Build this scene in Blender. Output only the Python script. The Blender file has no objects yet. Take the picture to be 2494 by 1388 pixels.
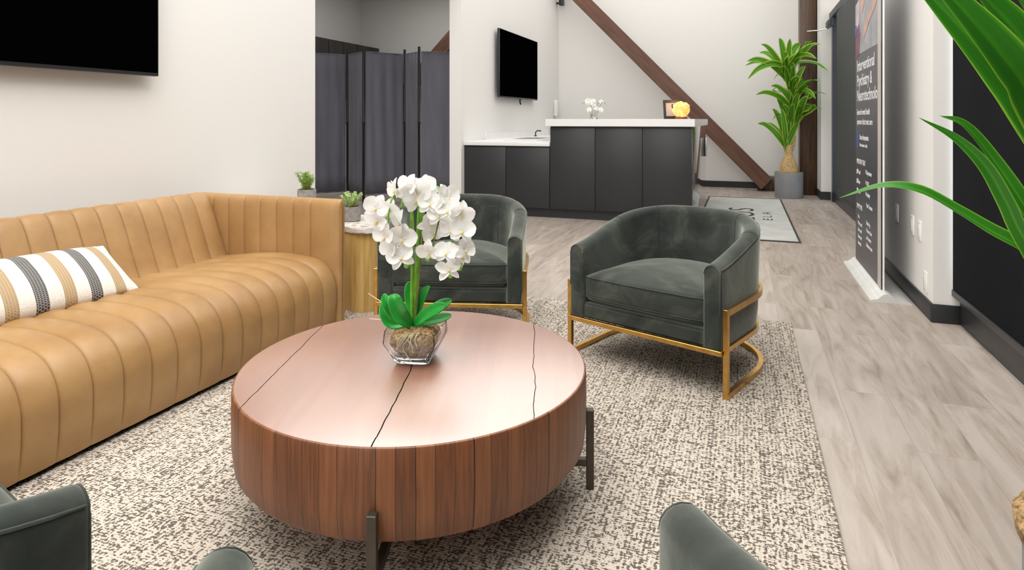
import bpy, bmesh, math, random
from mathutils import Vector, Matrix, noise
R = math.radians
PI = math.pi
S = bpy.context.scene
C = S.collection

# ------------------------------------------------------------------ helpers
def mat(name):
    m = bpy.data.materials.new(name); m.use_nodes = True
    nt = m.node_tree; b = nt.nodes['Principled BSDF']
    return m, nt, b
def setb(b, **k):
    for n, v in k.items():
        n = n.replace('_', ' ')
        if n in b.inputs:
            b.inputs[n].default_value = (*v, 1) if isinstance(v, tuple) and len(v) == 3 else v
def N(nt, typ, **k):
    n = nt.nodes.new(typ)
    for a, v in k.items():
        if a.startswith('i_'):
            key = a[2:]
            key = int(key) if key.isdigit() else key.replace('_', ' ')
            n.inputs[key].default_value = v
        else: setattr(n, a, v)
    return n
def L(nt, a, b): nt.links.new(a, b)
def ramp(nt, stops, interp='LINEAR'):
    r = nt.nodes.new('ShaderNodeValToRGB'); e = r.color_ramp.elements; r.color_ramp.interpolation = interp
    while len(e) < len(stops): e.new(0.5)
    for i, (p, c) in enumerate(stops):
        e[i].position = p; e[i].color = (*c, 1) if len(c) == 3 else c
    return r
def math_(nt, op, a, b=None, c=None, clamp=False):
    n = nt.nodes.new('ShaderNodeMath'); n.operation = op; n.use_clamp = clamp
    for i, v in enumerate((a, b, c)):
        if v is None: continue
        if isinstance(v, (int, float)): n.inputs[i].default_value = v
        else: L(nt, v, n.inputs[i])
    return n.outputs[0]
def mixc(nt, f, a, b, blend='MIX'):
    n = nt.nodes.new('ShaderNodeMix'); n.data_type = 'RGBA'; n.blend_type = blend
    for i, v in ((0, f), (6, a), (7, b)):
        if isinstance(v, (int, float)): n.inputs[i].default_value = v
        elif isinstance(v, tuple): n.inputs[i].default_value = (*v, 1)
        else: L(nt, v, n.inputs[i])
    return n.outputs[2]
def bump(nt, b, h, strength=.3, dist=.01):
    n = N(nt, 'ShaderNodeBump', i_Strength=strength, i_Distance=dist)
    L(nt, h, n.inputs['Height']); L(nt, n.outputs[0], b.inputs['Normal'])
def coords(nt, kind='Object', scale=(1, 1, 1), rot=(0, 0, 0)):
    t = N(nt, 'ShaderNodeTexCoord'); m = N(nt, 'ShaderNodeMapping')
    m.inputs['Scale'].default_value = scale; m.inputs['Rotation'].default_value = rot
    L(nt, t.outputs[kind], m.inputs[0]); return m.outputs[0]
def noise_t(nt, vec, scale, detail=4, rough=.5, dist=0):
    n = N(nt, 'ShaderNodeTexNoise', i_Scale=scale, i_Detail=detail, i_Roughness=rough, i_Distortion=dist)
    L(nt, vec, n.inputs['Vector']); return n.outputs[0]

def simple(name, col, rough=.5, metal=0, var=.06, vscale=8, bmp=0, bscale=60, **k):
    m, nt, b = mat(name)
    setb(b, Roughness=rough, Metallic=metal, **k)
    v = coords(nt)
    n = noise_t(nt, v, vscale, 3)
    lo = tuple(max(0, c*(1-var)) for c in col); hi = tuple(min(1, c*(1+var)) for c in col)
    r = ramp(nt, [(.3, lo), (.7, hi)]); L(nt, n, r.inputs[0]); L(nt, r.outputs[0], b.inputs['Base Color'])
    if bmp:
        bump(nt, b, noise_t(nt, v, bscale, 4), bmp, .003)
    return m

def link(name, me, m=None, parent=None, smooth=None, loc=None):
    o = bpy.data.objects.new(name, me); C.objects.link(o)
    if m is not None:
        for q in (m if isinstance(m, (list, tuple)) else [m]): me.materials.append(q)
    if smooth:
        for p in me.polygons: p.use_smooth = True
        me.set_sharp_from_angle(angle=R(smooth))
    if parent is not None: o.parent = parent
    if loc: o.location = loc
    return o
def obj(name, bm, m=None, parent=None, smooth=40, loc=None):
    bmesh.ops.recalc_face_normals(bm, faces=bm.faces)
    me = bpy.data.meshes.new(name); bm.to_mesh(me); bm.free()
    return link(name, me, m, parent, smooth, loc)
def thing(name, label, cat, loc=(0, 0, 0), rz=0, group=None):
    o = bpy.data.objects.new(name, None); C.objects.link(o)
    o.location = loc; o.rotation_euler = (0, 0, rz); o.empty_display_size = .05
    o['label'] = label; o['category'] = cat
    if group: o['group'] = group
    return o
def tag(o, label, cat, group=None):
    o['label'] = label; o['category'] = cat
    if group: o['group'] = group
    return o
def struct(o): o['kind'] = 'structure'; return o
def copy_tree(o, parent=None):
    c = o.copy(); C.objects.link(c)
    if parent is not None: c.parent = parent
    for ch in list(o.children): copy_tree(ch, c)
    return c

def bx(bm, x0, x1, y0, y1, z0, z1, bev=0, seg=2, M=None):
    r = bmesh.ops.create_cube(bm, size=1)
    vs = r['verts']
    for v in vs:
        v.co = Vector(((x0+x1)/2 + v.co.x*(x1-x0), (y0+y1)/2 + v.co.y*(y1-y0), (z0+z1)/2 + v.co.z*(z1-z0)))
    fs = set(f for v in vs for f in v.link_faces)
    if bev:
        es = list(set(e for v in vs for e in v.link_edges))
        r2 = bmesh.ops.bevel(bm, geom=es, offset=bev, segments=seg, profile=.5, affect='EDGES')
        vs = list(set(r2['verts']) | set(v for v in vs if v.is_valid))
    if M is not None:
        for v in vs: v.co = M @ v.co
    return bm
def box(name, x0, x1, y0, y1, z0, z1, m, parent=None, bev=0, seg=2):
    bm = bmesh.new(); bx(bm, min(x0, x1), max(x0, x1), min(y0, y1), max(y0, y1), min(z0, z1), max(z0, z1), bev, seg)
    return obj(name, bm, m, parent)
def catmull(P, n):
    P = [Vector(p) for p in P]; out = []
    Q = [P[0]*2-P[1]] + P + [P[-1]*2-P[-2]]
    k = len(P)-1
    for i in range(n+1):
        s = i/n*k; j = min(int(s), k-1); t = s-j
        a, b, c, d = Q[j:j+4]
        out.append(.5*((2*b)+(c-a)*t+(2*a-5*b+4*c-d)*t*t+(3*b-a-3*c+d)*t**3))
    return out
def tube(bm, P, r, seg=8, closed=False, sq=None):
    """round tube (or rectangular bar when sq=(w,h)) along points; h axis kept near world Z"""
    P = [Vector(p) for p in P]; rings = []
    n = len(P)
    for i, p in enumerate(P):
        a = P[i-1] if (i or closed) else P[i]; b = P[(i+1) % n] if (i < n-1 or closed) else P[i]
        t = (b-a).normalized()
        up = Vector((0, 0, 1)) if abs(t.z) < .95 else Vector((0, 1, 0))
        s = t.cross(up).normalized(); u = s.cross(t).normalized()
        rr = r[i] if isinstance(r, (list, tuple)) else r
        if sq:
            w, h = sq[0]/2, sq[1]/2
            ring = [bm.verts.new(p+s*x*w+u*y*h) for x, y in ((-1, -1), (1, -1), (1, 1), (-1, 1))]
        else:
            ring = [bm.verts.new(p+(s*math.cos(2*PI*k/seg)+u*math.sin(2*PI*k/seg))*rr) for k in range(seg)]
        rings.append(ring)
    m = len(rings[0])
    for i in range(n if closed else n-1):
        A, B = rings[i], rings[(i+1) % n]
        for k in range(m): bm.faces.new((A[k], A[(k+1) % m], B[(k+1) % m], B[k]))
    if not closed:
        bm.faces.new(rings[0][::-1]); bm.faces.new(rings[-1])
    return bm
def lathe(bm, prof, seg=48, cx=0, cy=0, capb=True, capt=True, wob=0, seed=0):
    rings = []
    for r, z in prof:
        ring = []
        for k in range(seg):
            a = 2*PI*k/seg
            rr = r
            if wob: rr = r*(1+wob*noise.noise(Vector((math.cos(a)*2+seed, math.sin(a)*2, z*20))))
            ring.append(bm.verts.new((cx+rr*math.cos(a), cy+rr*math.sin(a), z)))
        rings.append(ring)
    for i in range(len(rings)-1):
        for k in range(seg):
            bm.faces.new((rings[i][k], rings[i][(k+1) % seg], rings[i+1][(k+1) % seg], rings[i+1][k]))
    if capb: bm.faces.new(rings[0][::-1])
    if capt: bm.faces.new(rings[-1])
    return rings
def grid(bm, pts, closed_u=False):
    """pts[i][j] -> quads"""
    V = [[bm.verts.new(p) for p in row] for row in pts]
    n = len(V)
    for i in range(n if closed_u else n-1):
        A, B = V[i], V[(i+1) % n]
        for j in range(len(A)-1): bm.faces.new((A[j], A[j+1], B[j+1], B[j]))
    return V
def prism(bm, poly, z0, z1):
    a = [bm.verts.new((x, y, z0)) for x, y in poly]; b = [bm.verts.new((x, y, z1)) for x, y in poly]
    n = len(poly)
    for i in range(n): bm.faces.new((a[i], a[(i+1) % n], b[(i+1) % n], b[i]))
    bm.faces.new(a[::-1]); bm.faces.new(b)
def text_obj(name, s, size, m, parent, M, ext=.0006, spacing=1.0, xs=1.0, bold=0):
    cu = bpy.data.curves.new(name, 'FONT'); cu.body = s; cu.size = size; cu.extrude = ext; cu.offset = size*bold; cu.space_character = spacing
    cu.resolution_u = 3
    t = bpy.data.objects.new(name, cu); C.objects.link(t)
    dg = bpy.context.evaluated_depsgraph_get(); dg.update()
    me = bpy.data.meshes.new_from_object(t.evaluated_get(dg))
    bpy.data.objects.remove(t)
    for v in me.vertices: v.co = M @ Vector((v.co.x*xs, v.co.y, v.co.z))
    me.name = name; me.materials.clear()
    return link(name, me, m, parent)

# ------------------------------------------------------------------ materials
def wall_mat(name, col, bmp=.06):
    m, nt, b = mat(name); setb(b, Base_Color=col, Roughness=.6)
    v = coords(nt); bump(nt, b, noise_t(nt, v, 90, 3), bmp, .002); return m
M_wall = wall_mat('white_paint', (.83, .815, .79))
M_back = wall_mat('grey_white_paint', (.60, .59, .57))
M_ceil = wall_mat('ceiling_paint', (.85, .84, .82))
M_base = simple('charcoal_paint', (.022, .024, .026), .42)
M_shade = simple('black_shade_cloth', (.007, .0075, .010), .9, Specular_IOR_Level=.1, var=.15, vscale=2, bmp=.1, bscale=400)
M_shade2 = simple('grey_shade_cloth', (.045, .05, .05), .7, var=.1, vscale=2)
M_blackmetal = simple('black_metal', (.008, .008, .010), .35)
M_screen = simple('screen_glass', (.0008, .0008, .0009), .3, Specular_IOR_Level=0.0, IOR=1.1)
M_bezel = simple('dark_bezel', (.02, .022, .026), .35)
M_frame_al = simple('blue_grey_aluminium', (.06, .065, .09), .35, metal=.6)
M_gold = simple('brushed_brass', (.62, .36, .10), .30, metal=1.0, var=.12, vscale=30)
M_silver = simple('silver_metal', (.72, .72, .70), .25, metal=1.0)
M_white = simple('white_plastic', (.82, .82, .80), .35)
M_quartz = simple('white_quartz', (.86, .86, .86), .25, var=.02, vscale=5)
M_cab = simple('charcoal_laminate', (.026, .028, .031), .42, var=.08, vscale=3)
M_concrete = simple('grey_concrete', (.26, .24, .225), .85, var=.25, vscale=40, bmp=.4, bscale=120)
M_potgrey = simple('grey_fibre_clay', (.22, .22, .225), .6, var=.1, vscale=6)
M_bronze = simple('bronze_steel', (.095, .08, .065), .42, metal=.7, var=.12, vscale=20)
M_outside = simple('dark_gap', (.004, .004, .004), .8)
M_trunk = simple('tan_trunk', (.50, .34, .15), .8, var=.35, vscale=60, bmp=.8, bscale=90)
M_moss = simple('brown_moss', (.30, .19, .085), .95, var=.7, vscale=110, bmp=1.0, bscale=200)
M_stem = simple('green_stem', (.17, .42, .03), .45, var=.35, vscale=30)
M_twig = simple('olive_stem', (.13, .20, .03), .5, var=.3, vscale=40)
M_bud = simple('lime_bud', (.28, .60, .05), .4, var=.15, vscale=60)
M_root = simple('pale_root', (.72, .66, .42), .6)
M_leafdeep = simple('deep_green_leaf', (.02, .30, .035), .30, var=.25, vscale=14)
M_succ = simple('succulent_green', (.27, .40, .08), .5, var=.5, vscale=60)
M_succ2 = simple('pale_succulent_green', (.36, .52, .18), .5, var=.35, vscale=70)
M_glass, nt, b = mat('clear_glass')
setb(b, Base_Color=(.97, .99, .98), Roughness=.02, Transmission_Weight=1.0, IOR=1.45)
M_win, nt, b = mat('window_glass')
setb(b, Base_Color=(.9, .95, 1), Roughness=.02, Transmission_Weight=1.0, IOR=1.1)

def petal_mat():
    m, nt, b = mat('white_petal')
    setb(b, Base_Color=(.95, .945, .93), Roughness=.5)
    tr = N(nt, 'ShaderNodeBsdfTranslucent'); tr.inputs[0].default_value = (.95, .94, .90, 1)
    mx = N(nt, 'ShaderNodeMixShader'); mx.inputs[0].default_value = .30
    L(nt, b.outputs[0], mx.inputs[1]); L(nt, tr.outputs[0], mx.inputs[2])
    L(nt, mx.outputs[0], nt.nodes['Material Output'].inputs[0]); return m
M_petal = petal_mat()
M_lip = simple('yellow_lip', (.82, .66, .24), .5, var=.3, vscale=200)

def leaf_mat(name, dark, mid, edge, transl=.3, thin=0):
    m, nt, b = mat(name); setb(b, Roughness=.38)
    tc = N(nt, 'ShaderNodeTexCoord'); sx = N(nt, 'ShaderNodeSeparateXYZ'); L(nt, tc.outputs['UV'], sx.inputs[0])
    d = math_(nt, 'ABSOLUTE', math_(nt, 'SUBTRACT', sx.outputs[0], .5))
    mp = N(nt, 'ShaderNodeMapping'); mp.inputs['Scale'].default_value = (9, .8, 1); L(nt, tc.outputs['UV'], mp.inputs[0])
    n = noise_t(nt, mp.outputs[0], 2.2, 3, .6)
    dd = math_(nt, 'ADD', d, math_(nt, 'MULTIPLY', math_(nt, 'SUBTRACT', n, .5), .20))
    r = ramp(nt, [(0, mid), (.10, dark), (.28+thin, dark), (.36+thin, mid), (.41+thin*.8, edge), (.5, edge)]); L(nt, dd, r.inputs[0])
    n2 = noise_t(nt, mp.outputs[0], 5, 2)
    c = mixc(nt, math_(nt, 'MULTIPLY', n2, .55), r.outputs[0], mid)
    L(nt, c, b.inputs['Base Color'])
    tr = N(nt, 'ShaderNodeBsdfTranslucent'); L(nt, c, tr.inputs[0])
    mx = N(nt, 'ShaderNodeMixShader'); mx.inputs[0].default_value = transl
    L(nt, b.outputs[0], mx.inputs[1]); L(nt, tr.outputs[0], mx.inputs[2])
    L(nt, mx.outputs[0], nt.nodes['Material Output'].inputs[0])
    bump(nt, b, n, .25, .002)
    return m
M_leaf = leaf_mat('variegated_leaf', (.05, .21, .015), (.17, .42, .02), (.62, .74, .09))
M_leafnear = leaf_mat('variegated_leaf_near', (.02, .15, .012), (.07, .32, .02), (.42, .68, .06), .25, .09)

def leather():
    m, nt, b = mat('tan_leather'); v = coords(nt, 'Object')
    n = noise_t(nt, v, 3.2, 5, .6); r = ramp(nt, [(.30, (.32, .175, .066)), (.52, (.40, .232, .092)), (.75, (.475, .292, .13))])
    L(nt, n, r.inputs[0]); L(nt, r.outputs[0], b.inputs['Base Color'])
    setb(b, Roughness=.42, Specular_IOR_Level=.45)
    h = math_(nt, 'ADD', math_(nt, 'MULTIPLY', noise_t(nt, v, 220, 3), .5), noise_t(nt, v, 14, 3))
    bump(nt, b, h, .10, .006); return m
M_leather = leather()
def velvet():
    m, nt, b = mat('dark_green_velvet'); v = coords(nt)
    n = noise_t(nt, v, 5.5, 5, .60, 1.0)
    r = ramp(nt, [(.32, (.019, .024, .022)), (.50, (.034, .040, .035)), (.68, (.074, .080, .066))])
    L(nt, n, r.inputs[0]); L(nt, r.outputs[0], b.inputs['Base Color'])
    setb(b, Roughness=.85, Sheen_Weight=1.0, Sheen_Roughness=.38, Sheen_Tint=(.62, .66, .58), Specular_IOR_Level=.2)
    bump(nt, b, noise_t(nt, v, 9, 4), .12, .02); return m
M_velvet = velvet()
M_seam = simple('dark_velvet_seam', (.012, .016, .015), .9)

def floor_mat():
    m, nt, b = mat('greige_vinyl_planks')
    v = coords(nt, 'Object', (1, 1, 1), (0, 0, R(90)))
    br = N(nt, 'ShaderNodeTexBrick', offset=.37, i_Scale=1.0, i_Mortar_Size=.0012, i_Bias=0, i_Brick_Width=1.22, i_Row_Height=.18)
    br.inputs['Color1'].default_value = (0, 0, 0, 1); br.inputs['Color2'].default_value = (1, 1, 1, 1); br.inputs['Mortar'].default_value = (.5, .5, .5, 1)
    L(nt, v, br.inputs['Vector'])
    # offset grain per plank
    ad = N(nt, 'ShaderNodeVectorMath', operation='MULTIPLY_ADD')
    L(nt, br.outputs['Color'], ad.inputs[0]); ad.inputs[1].default_value = (7, 5, 3); L(nt, v, ad.inputs[2])
    mp = N(nt, 'ShaderNodeMapping'); mp.inputs['Scale'].default_value = (1.0, 7, 1); L(nt, ad.outputs[0], mp.inputs[0])
    g = noise_t(nt, mp.outputs[0], 1.6, 7, .62, 1.6)
    mp2 = N(nt, 'ShaderNodeMapping'); mp2.inputs['Scale'].default_value = (2, 60, 1); L(nt, ad.outputs[0], mp2.inputs[0])
    g2 = noise_t(nt, mp2.outputs[0], 2.5, 4, .6)
    r = ramp(nt, [(.30, (.25, .20, .16)), (.44, (.36, .305, .26)), (.57, (.435, .38, .335)), (.78, (.50, .445, .40))]); L(nt, g, r.inputs[0])
    c = mixc(nt, math_(nt, 'MULTIPLY', math_(nt, 'SUBTRACT', 1.0, g2), .30), r.outputs[0], (.42, .36, .31))
    tone = mixc(nt, .16, c, br.outputs['Color'], 'SOFT_LIGHT')
    c2 = mixc(nt, math_(nt, 'MULTIPLY', br.outputs['Fac'], .45), tone, (.22, .19, .16))
    L(nt, c2, b.inputs['Base Color'])
    setb(b, Roughness=.42, Specular_IOR_Level=.45)
    bump(nt, b, math_(nt, 'SUBTRACT', g2, math_(nt, 'MULTIPLY', br.outputs['Fac'], 2)), .06, .002); return m
M_floor = floor_mat()

def rug_mat():
    m, nt, b = mat('woven_rug'); v0 = coords(nt)
    # wobble the weave rows a little
    nz = N(nt, 'ShaderNodeTexNoise', i_Scale=16, i_Detail=3); L(nt, v0, nz.inputs['Vector'])
    ws = N(nt, 'ShaderNodeVectorMath', operation='MULTIPLY_ADD'); L(nt, nz.outputs[1], ws.inputs[0]); ws.inputs[1].default_value = (.012, .012, 0); L(nt, v0, ws.inputs[2])
    def dashes(sc, seed):
        mp = N(nt, 'ShaderNodeMapping'); mp.inputs['Scale'].default_value = sc; mp.inputs['Location'].default_value = (seed, seed, 0); L(nt, ws.outputs[0], mp.inputs[0])
        return noise_t(nt, mp.outputs[0], 1, 1.5, .55)
    d1 = dashes((62, 125, 1), 0); d2 = dashes((115, 50, 1), 9)
    mA = N(nt, 'ShaderNodeMapping'); mA.inputs['Scale'].default_value = (30, 3.0, 1); L(nt, v0, mA.inputs[0])
    sA = noise_t(nt, mA.outputs[0], 1, 3, .7)
    mB = N(nt, 'ShaderNodeMapping'); mB.inputs['Scale'].default_value = (2.6, 26, 1); L(nt, v0, mB.inputs[0])
    sB = noise_t(nt, mB.outputs[0], 1, 3, .7)
    sp = N(nt, 'ShaderNodeSeparateXYZ'); L(nt, ws.outputs[0], sp.inputs[0])
    rw = math_(nt, 'SINE', math_(nt, 'MULTIPLY', sp.outputs[0], 2*PI/.0125)); cl = math_(nt, 'SINE', math_(nt, 'MULTIPLY', sp.outputs[1], 2*PI/.0085))
    e1 = math_(nt, 'ADD', math_(nt, 'ADD', d1, math_(nt, 'MULTIPLY', rw, .055)), math_(nt, 'ADD', math_(nt, 'MULTIPLY', sA, .42), math_(nt, 'MULTIPLY', cl, .035)))
    e2 = math_(nt, 'ADD', math_(nt, 'ADD', d2, math_(nt, 'MULTIPLY', cl, .04)), math_(nt, 'MULTIPLY', sB, .42))
    def step(e, a, b_):
        r_ = N(nt, 'ShaderNodeMapRange', clamp=True); r_.inputs[1].default_value = a; r_.inputs[2].default_value = b_; L(nt, e, r_.inputs[0]); return r_.outputs[0]
    k = math_(nt, 'MAXIMUM', step(e1, .745, .80), step(e2, .790, .845))
    d1 = math_(nt, 'MULTIPLY', math_(nt, 'ADD', rw, cl), -.2)
    fine = noise_t(nt, v0, 260, 2)
    rc = ramp(nt, [(.3, (.52, .45, .37)), (.7, (.74, .67, .58))]); L(nt, fine, rc.inputs[0])
    dk = ramp(nt, [(.3, (.05, .042, .038)), (.7, (.17, .14, .115))]); L(nt, fine, dk.inputs[0])
    c = mixc(nt, math_(nt, 'MULTIPLY', k, .93), rc.outputs[0], dk.outputs[0])
    L(nt, c, b.inputs['Base Color']); setb(b, Roughness=.95, Specular_IOR_Level=.1)
    h = math_(nt, 'SUBTRACT', math_(nt, 'MULTIPLY', fine, .5), math_(nt, 'ADD', d1, k))
    bump(nt, b, h, .5, .004); return m
M_rug = rug_mat()

def table_top_mat():
    m, nt, b = mat('reddish_plank_top'); v = coords(nt)
    sx = N(nt, 'ShaderNodeSeparateXYZ'); L(nt, v, sx.inputs[0])
    wob = noise_t(nt, v, 7, 3)
    x = math_(nt, 'ADD', sx.outputs[0], math_(nt, 'MULTIPLY', math_(nt, 'SUBTRACT', wob, .5), .020))
    # plank tone
    cell = math_(nt, 'FLOOR', math_(nt, 'MULTIPLY', sx.outputs[0], 8.5))
    wn = N(nt, 'ShaderNodeTexWhiteNoise', noise_dimensions='1D'); L(nt, cell, wn.inputs['W'])
    mp = N(nt, 'ShaderNodeMapping'); mp.inputs['Scale'].default_value = (14, 1.1, 14); L(nt, v, mp.inputs[0])
    g = noise_t(nt, mp.outputs[0], 2.2, 6, .6, .8)
    t = math_(nt, 'ADD', math_(nt, 'MULTIPLY', g, .75), math_(nt, 'MULTIPLY', wn.outputs[0], .28))
    r = ramp(nt, [(.28, (.24, .078, .036)), (.50, (.30, .105, .050)), (.80, (.36, .145, .075))]); L(nt, t, r.inputs[0])
    k = None
    for x0, w in ((-.385, .0012), (-.005, .0016), (.352, .0010)):
        q = math_(nt, 'LESS_THAN', math_(nt, 'ABSOLUTE', math_(nt, 'SUBTRACT', x, x0)), w)
        k = q if k is None else math_(nt, 'MAXIMUM', k, q)
    c = mixc(nt, k, r.outputs[0], (.012, .008, .006)); L(nt, c, b.inputs['Base Color'])
    setb(b, Roughness=.42, IOR=2.6, Coat_Weight=1.0, Coat_Roughness=.34, Coat_IOR=2.8)
    inv = math_(nt, 'SUBTRACT', 1.0, k); L(nt, inv, b.inputs['Coat Weight']); L(nt, math_(nt, 'MULTIPLY', inv, .5), b.inputs['Specular IOR Level'])
    bump(nt, b, math_(nt, 'SUBTRACT', math_(nt, 'MULTIPLY', g, .15), k), .15, .002); return m
def table_side_mat():
    m, nt, b = mat('stave_side_wood'); v = coords(nt)
    sx = N(nt, 'ShaderNodeSeparateXYZ'); L(nt, v, sx.inputs[0])
    an = math_(nt, 'ARCTAN2', sx.outputs[1], sx.outputs[0])
    cell = math_(nt, 'MULTIPLY', an, 11.5); fl = math_(nt, 'FLOOR', cell)
    wn = N(nt, 'ShaderNodeTexWhiteNoise', noise_dimensions='1D'); L(nt, fl, wn.inputs['W'])
    cv = N(nt, 'ShaderNodeCombineXYZ'); L(nt, math_(nt, 'MULTIPLY', an, 22), cv.inputs[0]); L(nt, math_(nt, 'MULTIPLY', sx.outputs[2], 2.0), cv.inputs[1]); L(nt, wn.outputs[0], cv.inputs[2])
    g = noise_t(nt, cv.outputs[0], 2.6, 6, .65, .3)
    t = math_(nt, 'ADD', math_(nt, 'MULTIPLY', g, .65), math_(nt, 'ADD', math_(nt, 'MULTIPLY', wn.outputs[0], .20), .10))
    r = ramp(nt, [(.30, (.10, .042, .020)), (.52, (.225, .082, .034)), (.82, (.34, .14, .055))]); L(nt, t, r.inputs[0])
    # seams: thin dark everywhere, wide at a few
    fr = math_(nt, 'FRACT', math_(nt, 'ADD', cell, math_(nt, 'MULTIPLY', math_(nt, 'SUBTRACT', noise_t(nt, v, 9, 2), .5), .12)))
    w = math_(nt, 'MULTIPLY', math_(nt, 'POWER', wn.outputs[0], 6), .13)
    k = math_(nt, 'LESS_THAN', fr, math_(nt, 'ADD', w, .022))
    c = mixc(nt, math_(nt, 'MULTIPLY', k, .9), r.outputs[0], (.018, .010, .007)); L(nt, c, b.inputs['Base Color'])
    setb(b, Roughness=.45, Specular_IOR_Level=.5)
    bump(nt, b, math_(nt, 'SUBTRACT', math_(nt, 'MULTIPLY', g, .3), k), .4, .003); return m
M_ttop = table_top_mat(); M_tside = table_side_mat()

def wood(name, c0, c1, c2, sc=(18, 1.2, 18), rough=.5):
    m, nt, b = mat(name); v = coords(nt, 'Object', sc)
    g = noise_t(nt, v, 1.6, 6, .62, .8); r = ramp(nt, [(.3, c0), (.5, c1), (.75, c2)])
    L(nt, g, r.inputs[0]); L(nt, r.outputs[0], b.inputs['Base Color']); setb(b, Roughness=rough)
    bump(nt, b, g, .15, .004); return m
M_beam = wood('brown_timber', (.075, .032, .018), (.13, .055, .032), (.18, .085, .052), (1.3, 12, 12))
M_post = wood('dark_brown_timber', (.030, .014, .006), (.065, .030, .013), (.13, .065, .03), (14, 14, 1.0), .35)
M_backcab = wood('black_brown_cabinet', (.010, .008, .007), (.02, .016, .014), (.03, .024, .02), (8, 8, 1))
M_oak = wood('golden_wood', (.55, .33, .09), (.72, .48, .17), (.80, .58, .27), (14, 14, 1.0), .4)

def marble():
    m, nt, b = mat('pale_marble'); v = coords(nt)
    w = N(nt, 'ShaderNodeTexNoise', i_Scale=9, i_Detail=8, i_Roughness=.7, i_Distortion=2.2); L(nt, v, w.inputs['Vector'])
    r = ramp(nt, [(.36, (.40, .28, .21)), (.45, (.66, .60, .55)), (.55, (.80, .78, .74)), (.8, (.84, .83, .80))]); L(nt, w.outputs[0], r.inputs[0])
    L(nt, r.outputs[0], b.inputs['Base Color']); setb(b, Roughness=.25); return m
M_marble = marble()

def divider_mat():
    m, nt, b = mat('grey_divider_cloth'); v = coords(nt)
    mp = N(nt, 'ShaderNodeMapping'); mp.inputs['Scale'].default_value = (1, 1, .12); L(nt, v, mp.inputs[0])
    g = noise_t(nt, mp.outputs[0], 9, 3); r = ramp(nt, [(.3, (.13, .13, .165)), (.7, (.18, .18, .22))])
    L(nt, g, r.inputs[0]); L(nt, r.outputs[0], b.inputs['Base Color']); setb(b, Roughness=.8, Sheen_Weight=.2); return m
M_div = divider_mat()

def pillow_mat():
    m, nt, b = mat('striped_pillow_cloth')
    tc = N(nt, 'ShaderNodeTexCoord'); sx = N(nt, 'ShaderNodeSeparateXYZ'); L(nt, tc.outputs['UV'], sx.inputs[0])
    # u is metres along the pillow from the end that faces the arm
    p = math_(nt, 'DIVIDE', math_(nt, 'ADD', sx.outputs[0], .040), .100)
    fr = math_(nt, 'FRACT', p); idx = math_(nt, 'MODULO', math_(nt, 'FLOOR', p), 2)
    stripe = math_(nt, 'LESS_THAN', fr, .46)
    col = mixc(nt, idx, (.050, .052, .062), (.40, .26, .11))
    cv = N(nt, 'ShaderNodeCombineXYZ'); L(nt, sx.outputs[1], cv.inputs[0]); L(nt, sx.outputs[0], cv.inputs[1])
    br = N(nt, 'ShaderNodeTexBrick', offset=.5, i_Scale=1.0, i_Brick_Width=.0065, i_Row_Height=.010, i_Mortar_Size=.0011)
    br.inputs['Color1'].default_value = (1, 1, 1, 1); br.inputs['Color2'].default_value = (.8, .8, .8, 1); br.inputs['Mortar'].default_value = (0, 0, 0, 1)
    L(nt, cv.outputs[0], br.inputs['Vector'])
    kn = mixc(nt, math_(nt, 'MULTIPLY', math_(nt, 'SUBTRACT', 1, br.outputs['Fac']), .0), col, (.80, .76, .68))
    kn2 = mixc(nt, math_(nt, 'MULTIPLY', br.outputs['Fac'], .5), kn, (.62, .58, .50))
    n = noise_t(nt, tc.outputs['Object'], 160, 3)
    r = ramp(nt, [(.3, (.70, .66, .60)), (.7, (.83, .79, .73))]); L(nt, n, r.inputs[0])
    c = mixc(nt, stripe, r.outputs[0], kn2); L(nt, c, b.inputs['Base Color']); setb(b, Roughness=.9)
    bump(nt, b, math_(nt, 'ADD', math_(nt, 'MULTIPLY', n, .4), math_(nt, 'MULTIPLY', stripe, math_(nt, 'SUBTRACT', 1, br.outputs['Fac']))), .35, .003)
    return m
M_pillow = pillow_mat()
def matting():
    m, nt, b = mat('pale_grey_mat'); v = coords(nt)
    n = noise_t(nt, v, 5, 4); r = ramp(nt, [(.3, (.46, .47, .44)), (.7, (.56, .57, .55))]); L(nt, n, r.inputs[0])
    L(nt, r.outputs[0], b.inputs['Base Color']); setb(b, Roughness=.9); bump(nt, b, noise_t(nt, v, 300, 2), .3, .002); return m
M_mat = matting()
M_matedge = simple('dark_rubber_edge', (.035, .035, .034), .7)
M_ink = simple('dark_ink', (.03, .03, .03), .8)
def banner_mat():
    m, nt, b = mat('navy_banner_print'); tc = N(nt, 'ShaderNodeTexCoord'); sx = N(nt, 'ShaderNodeSeparateXYZ'); L(nt, tc.outputs['Object'], sx.inputs[0])
    mp = N(nt, 'ShaderNodeMapping'); mp.inputs['Scale'].default_value = (1, 5, .7); L(nt, tc.outputs['Object'], mp.inputs[0])
    n = noise_t(nt, mp.outputs[0], 2, 3)
    rz = ramp(nt, [(0, (.055, .05, .05)), (.35, (.022, .023, .032)), (.55, (.045, .045, .065)), (.75, (.07, .068, .085))]); L(nt, math_(nt, 'DIVIDE', sx.outputs[2], 2.1), rz.inputs[0])
    c = mixc(nt, math_(nt, 'MULTIPLY', n, .25), rz.outputs[0], (.12, .12, .15))
    L(nt, c, b.inputs['Base Color']); setb(b, Roughness=.38); return m
M_banner = banner_mat()
M_print = simple('white_print', (.80, .80, .80), .5)
M_printblue = simple('blue_print', (.04, .10, .32), .5)
M_skin = simple('skin_print', (.52, .33, .28), .5, var=.2)
M_pgrey = simple('grey_print', (.33, .34, .37), .5, var=.25, vscale=5)
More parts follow.
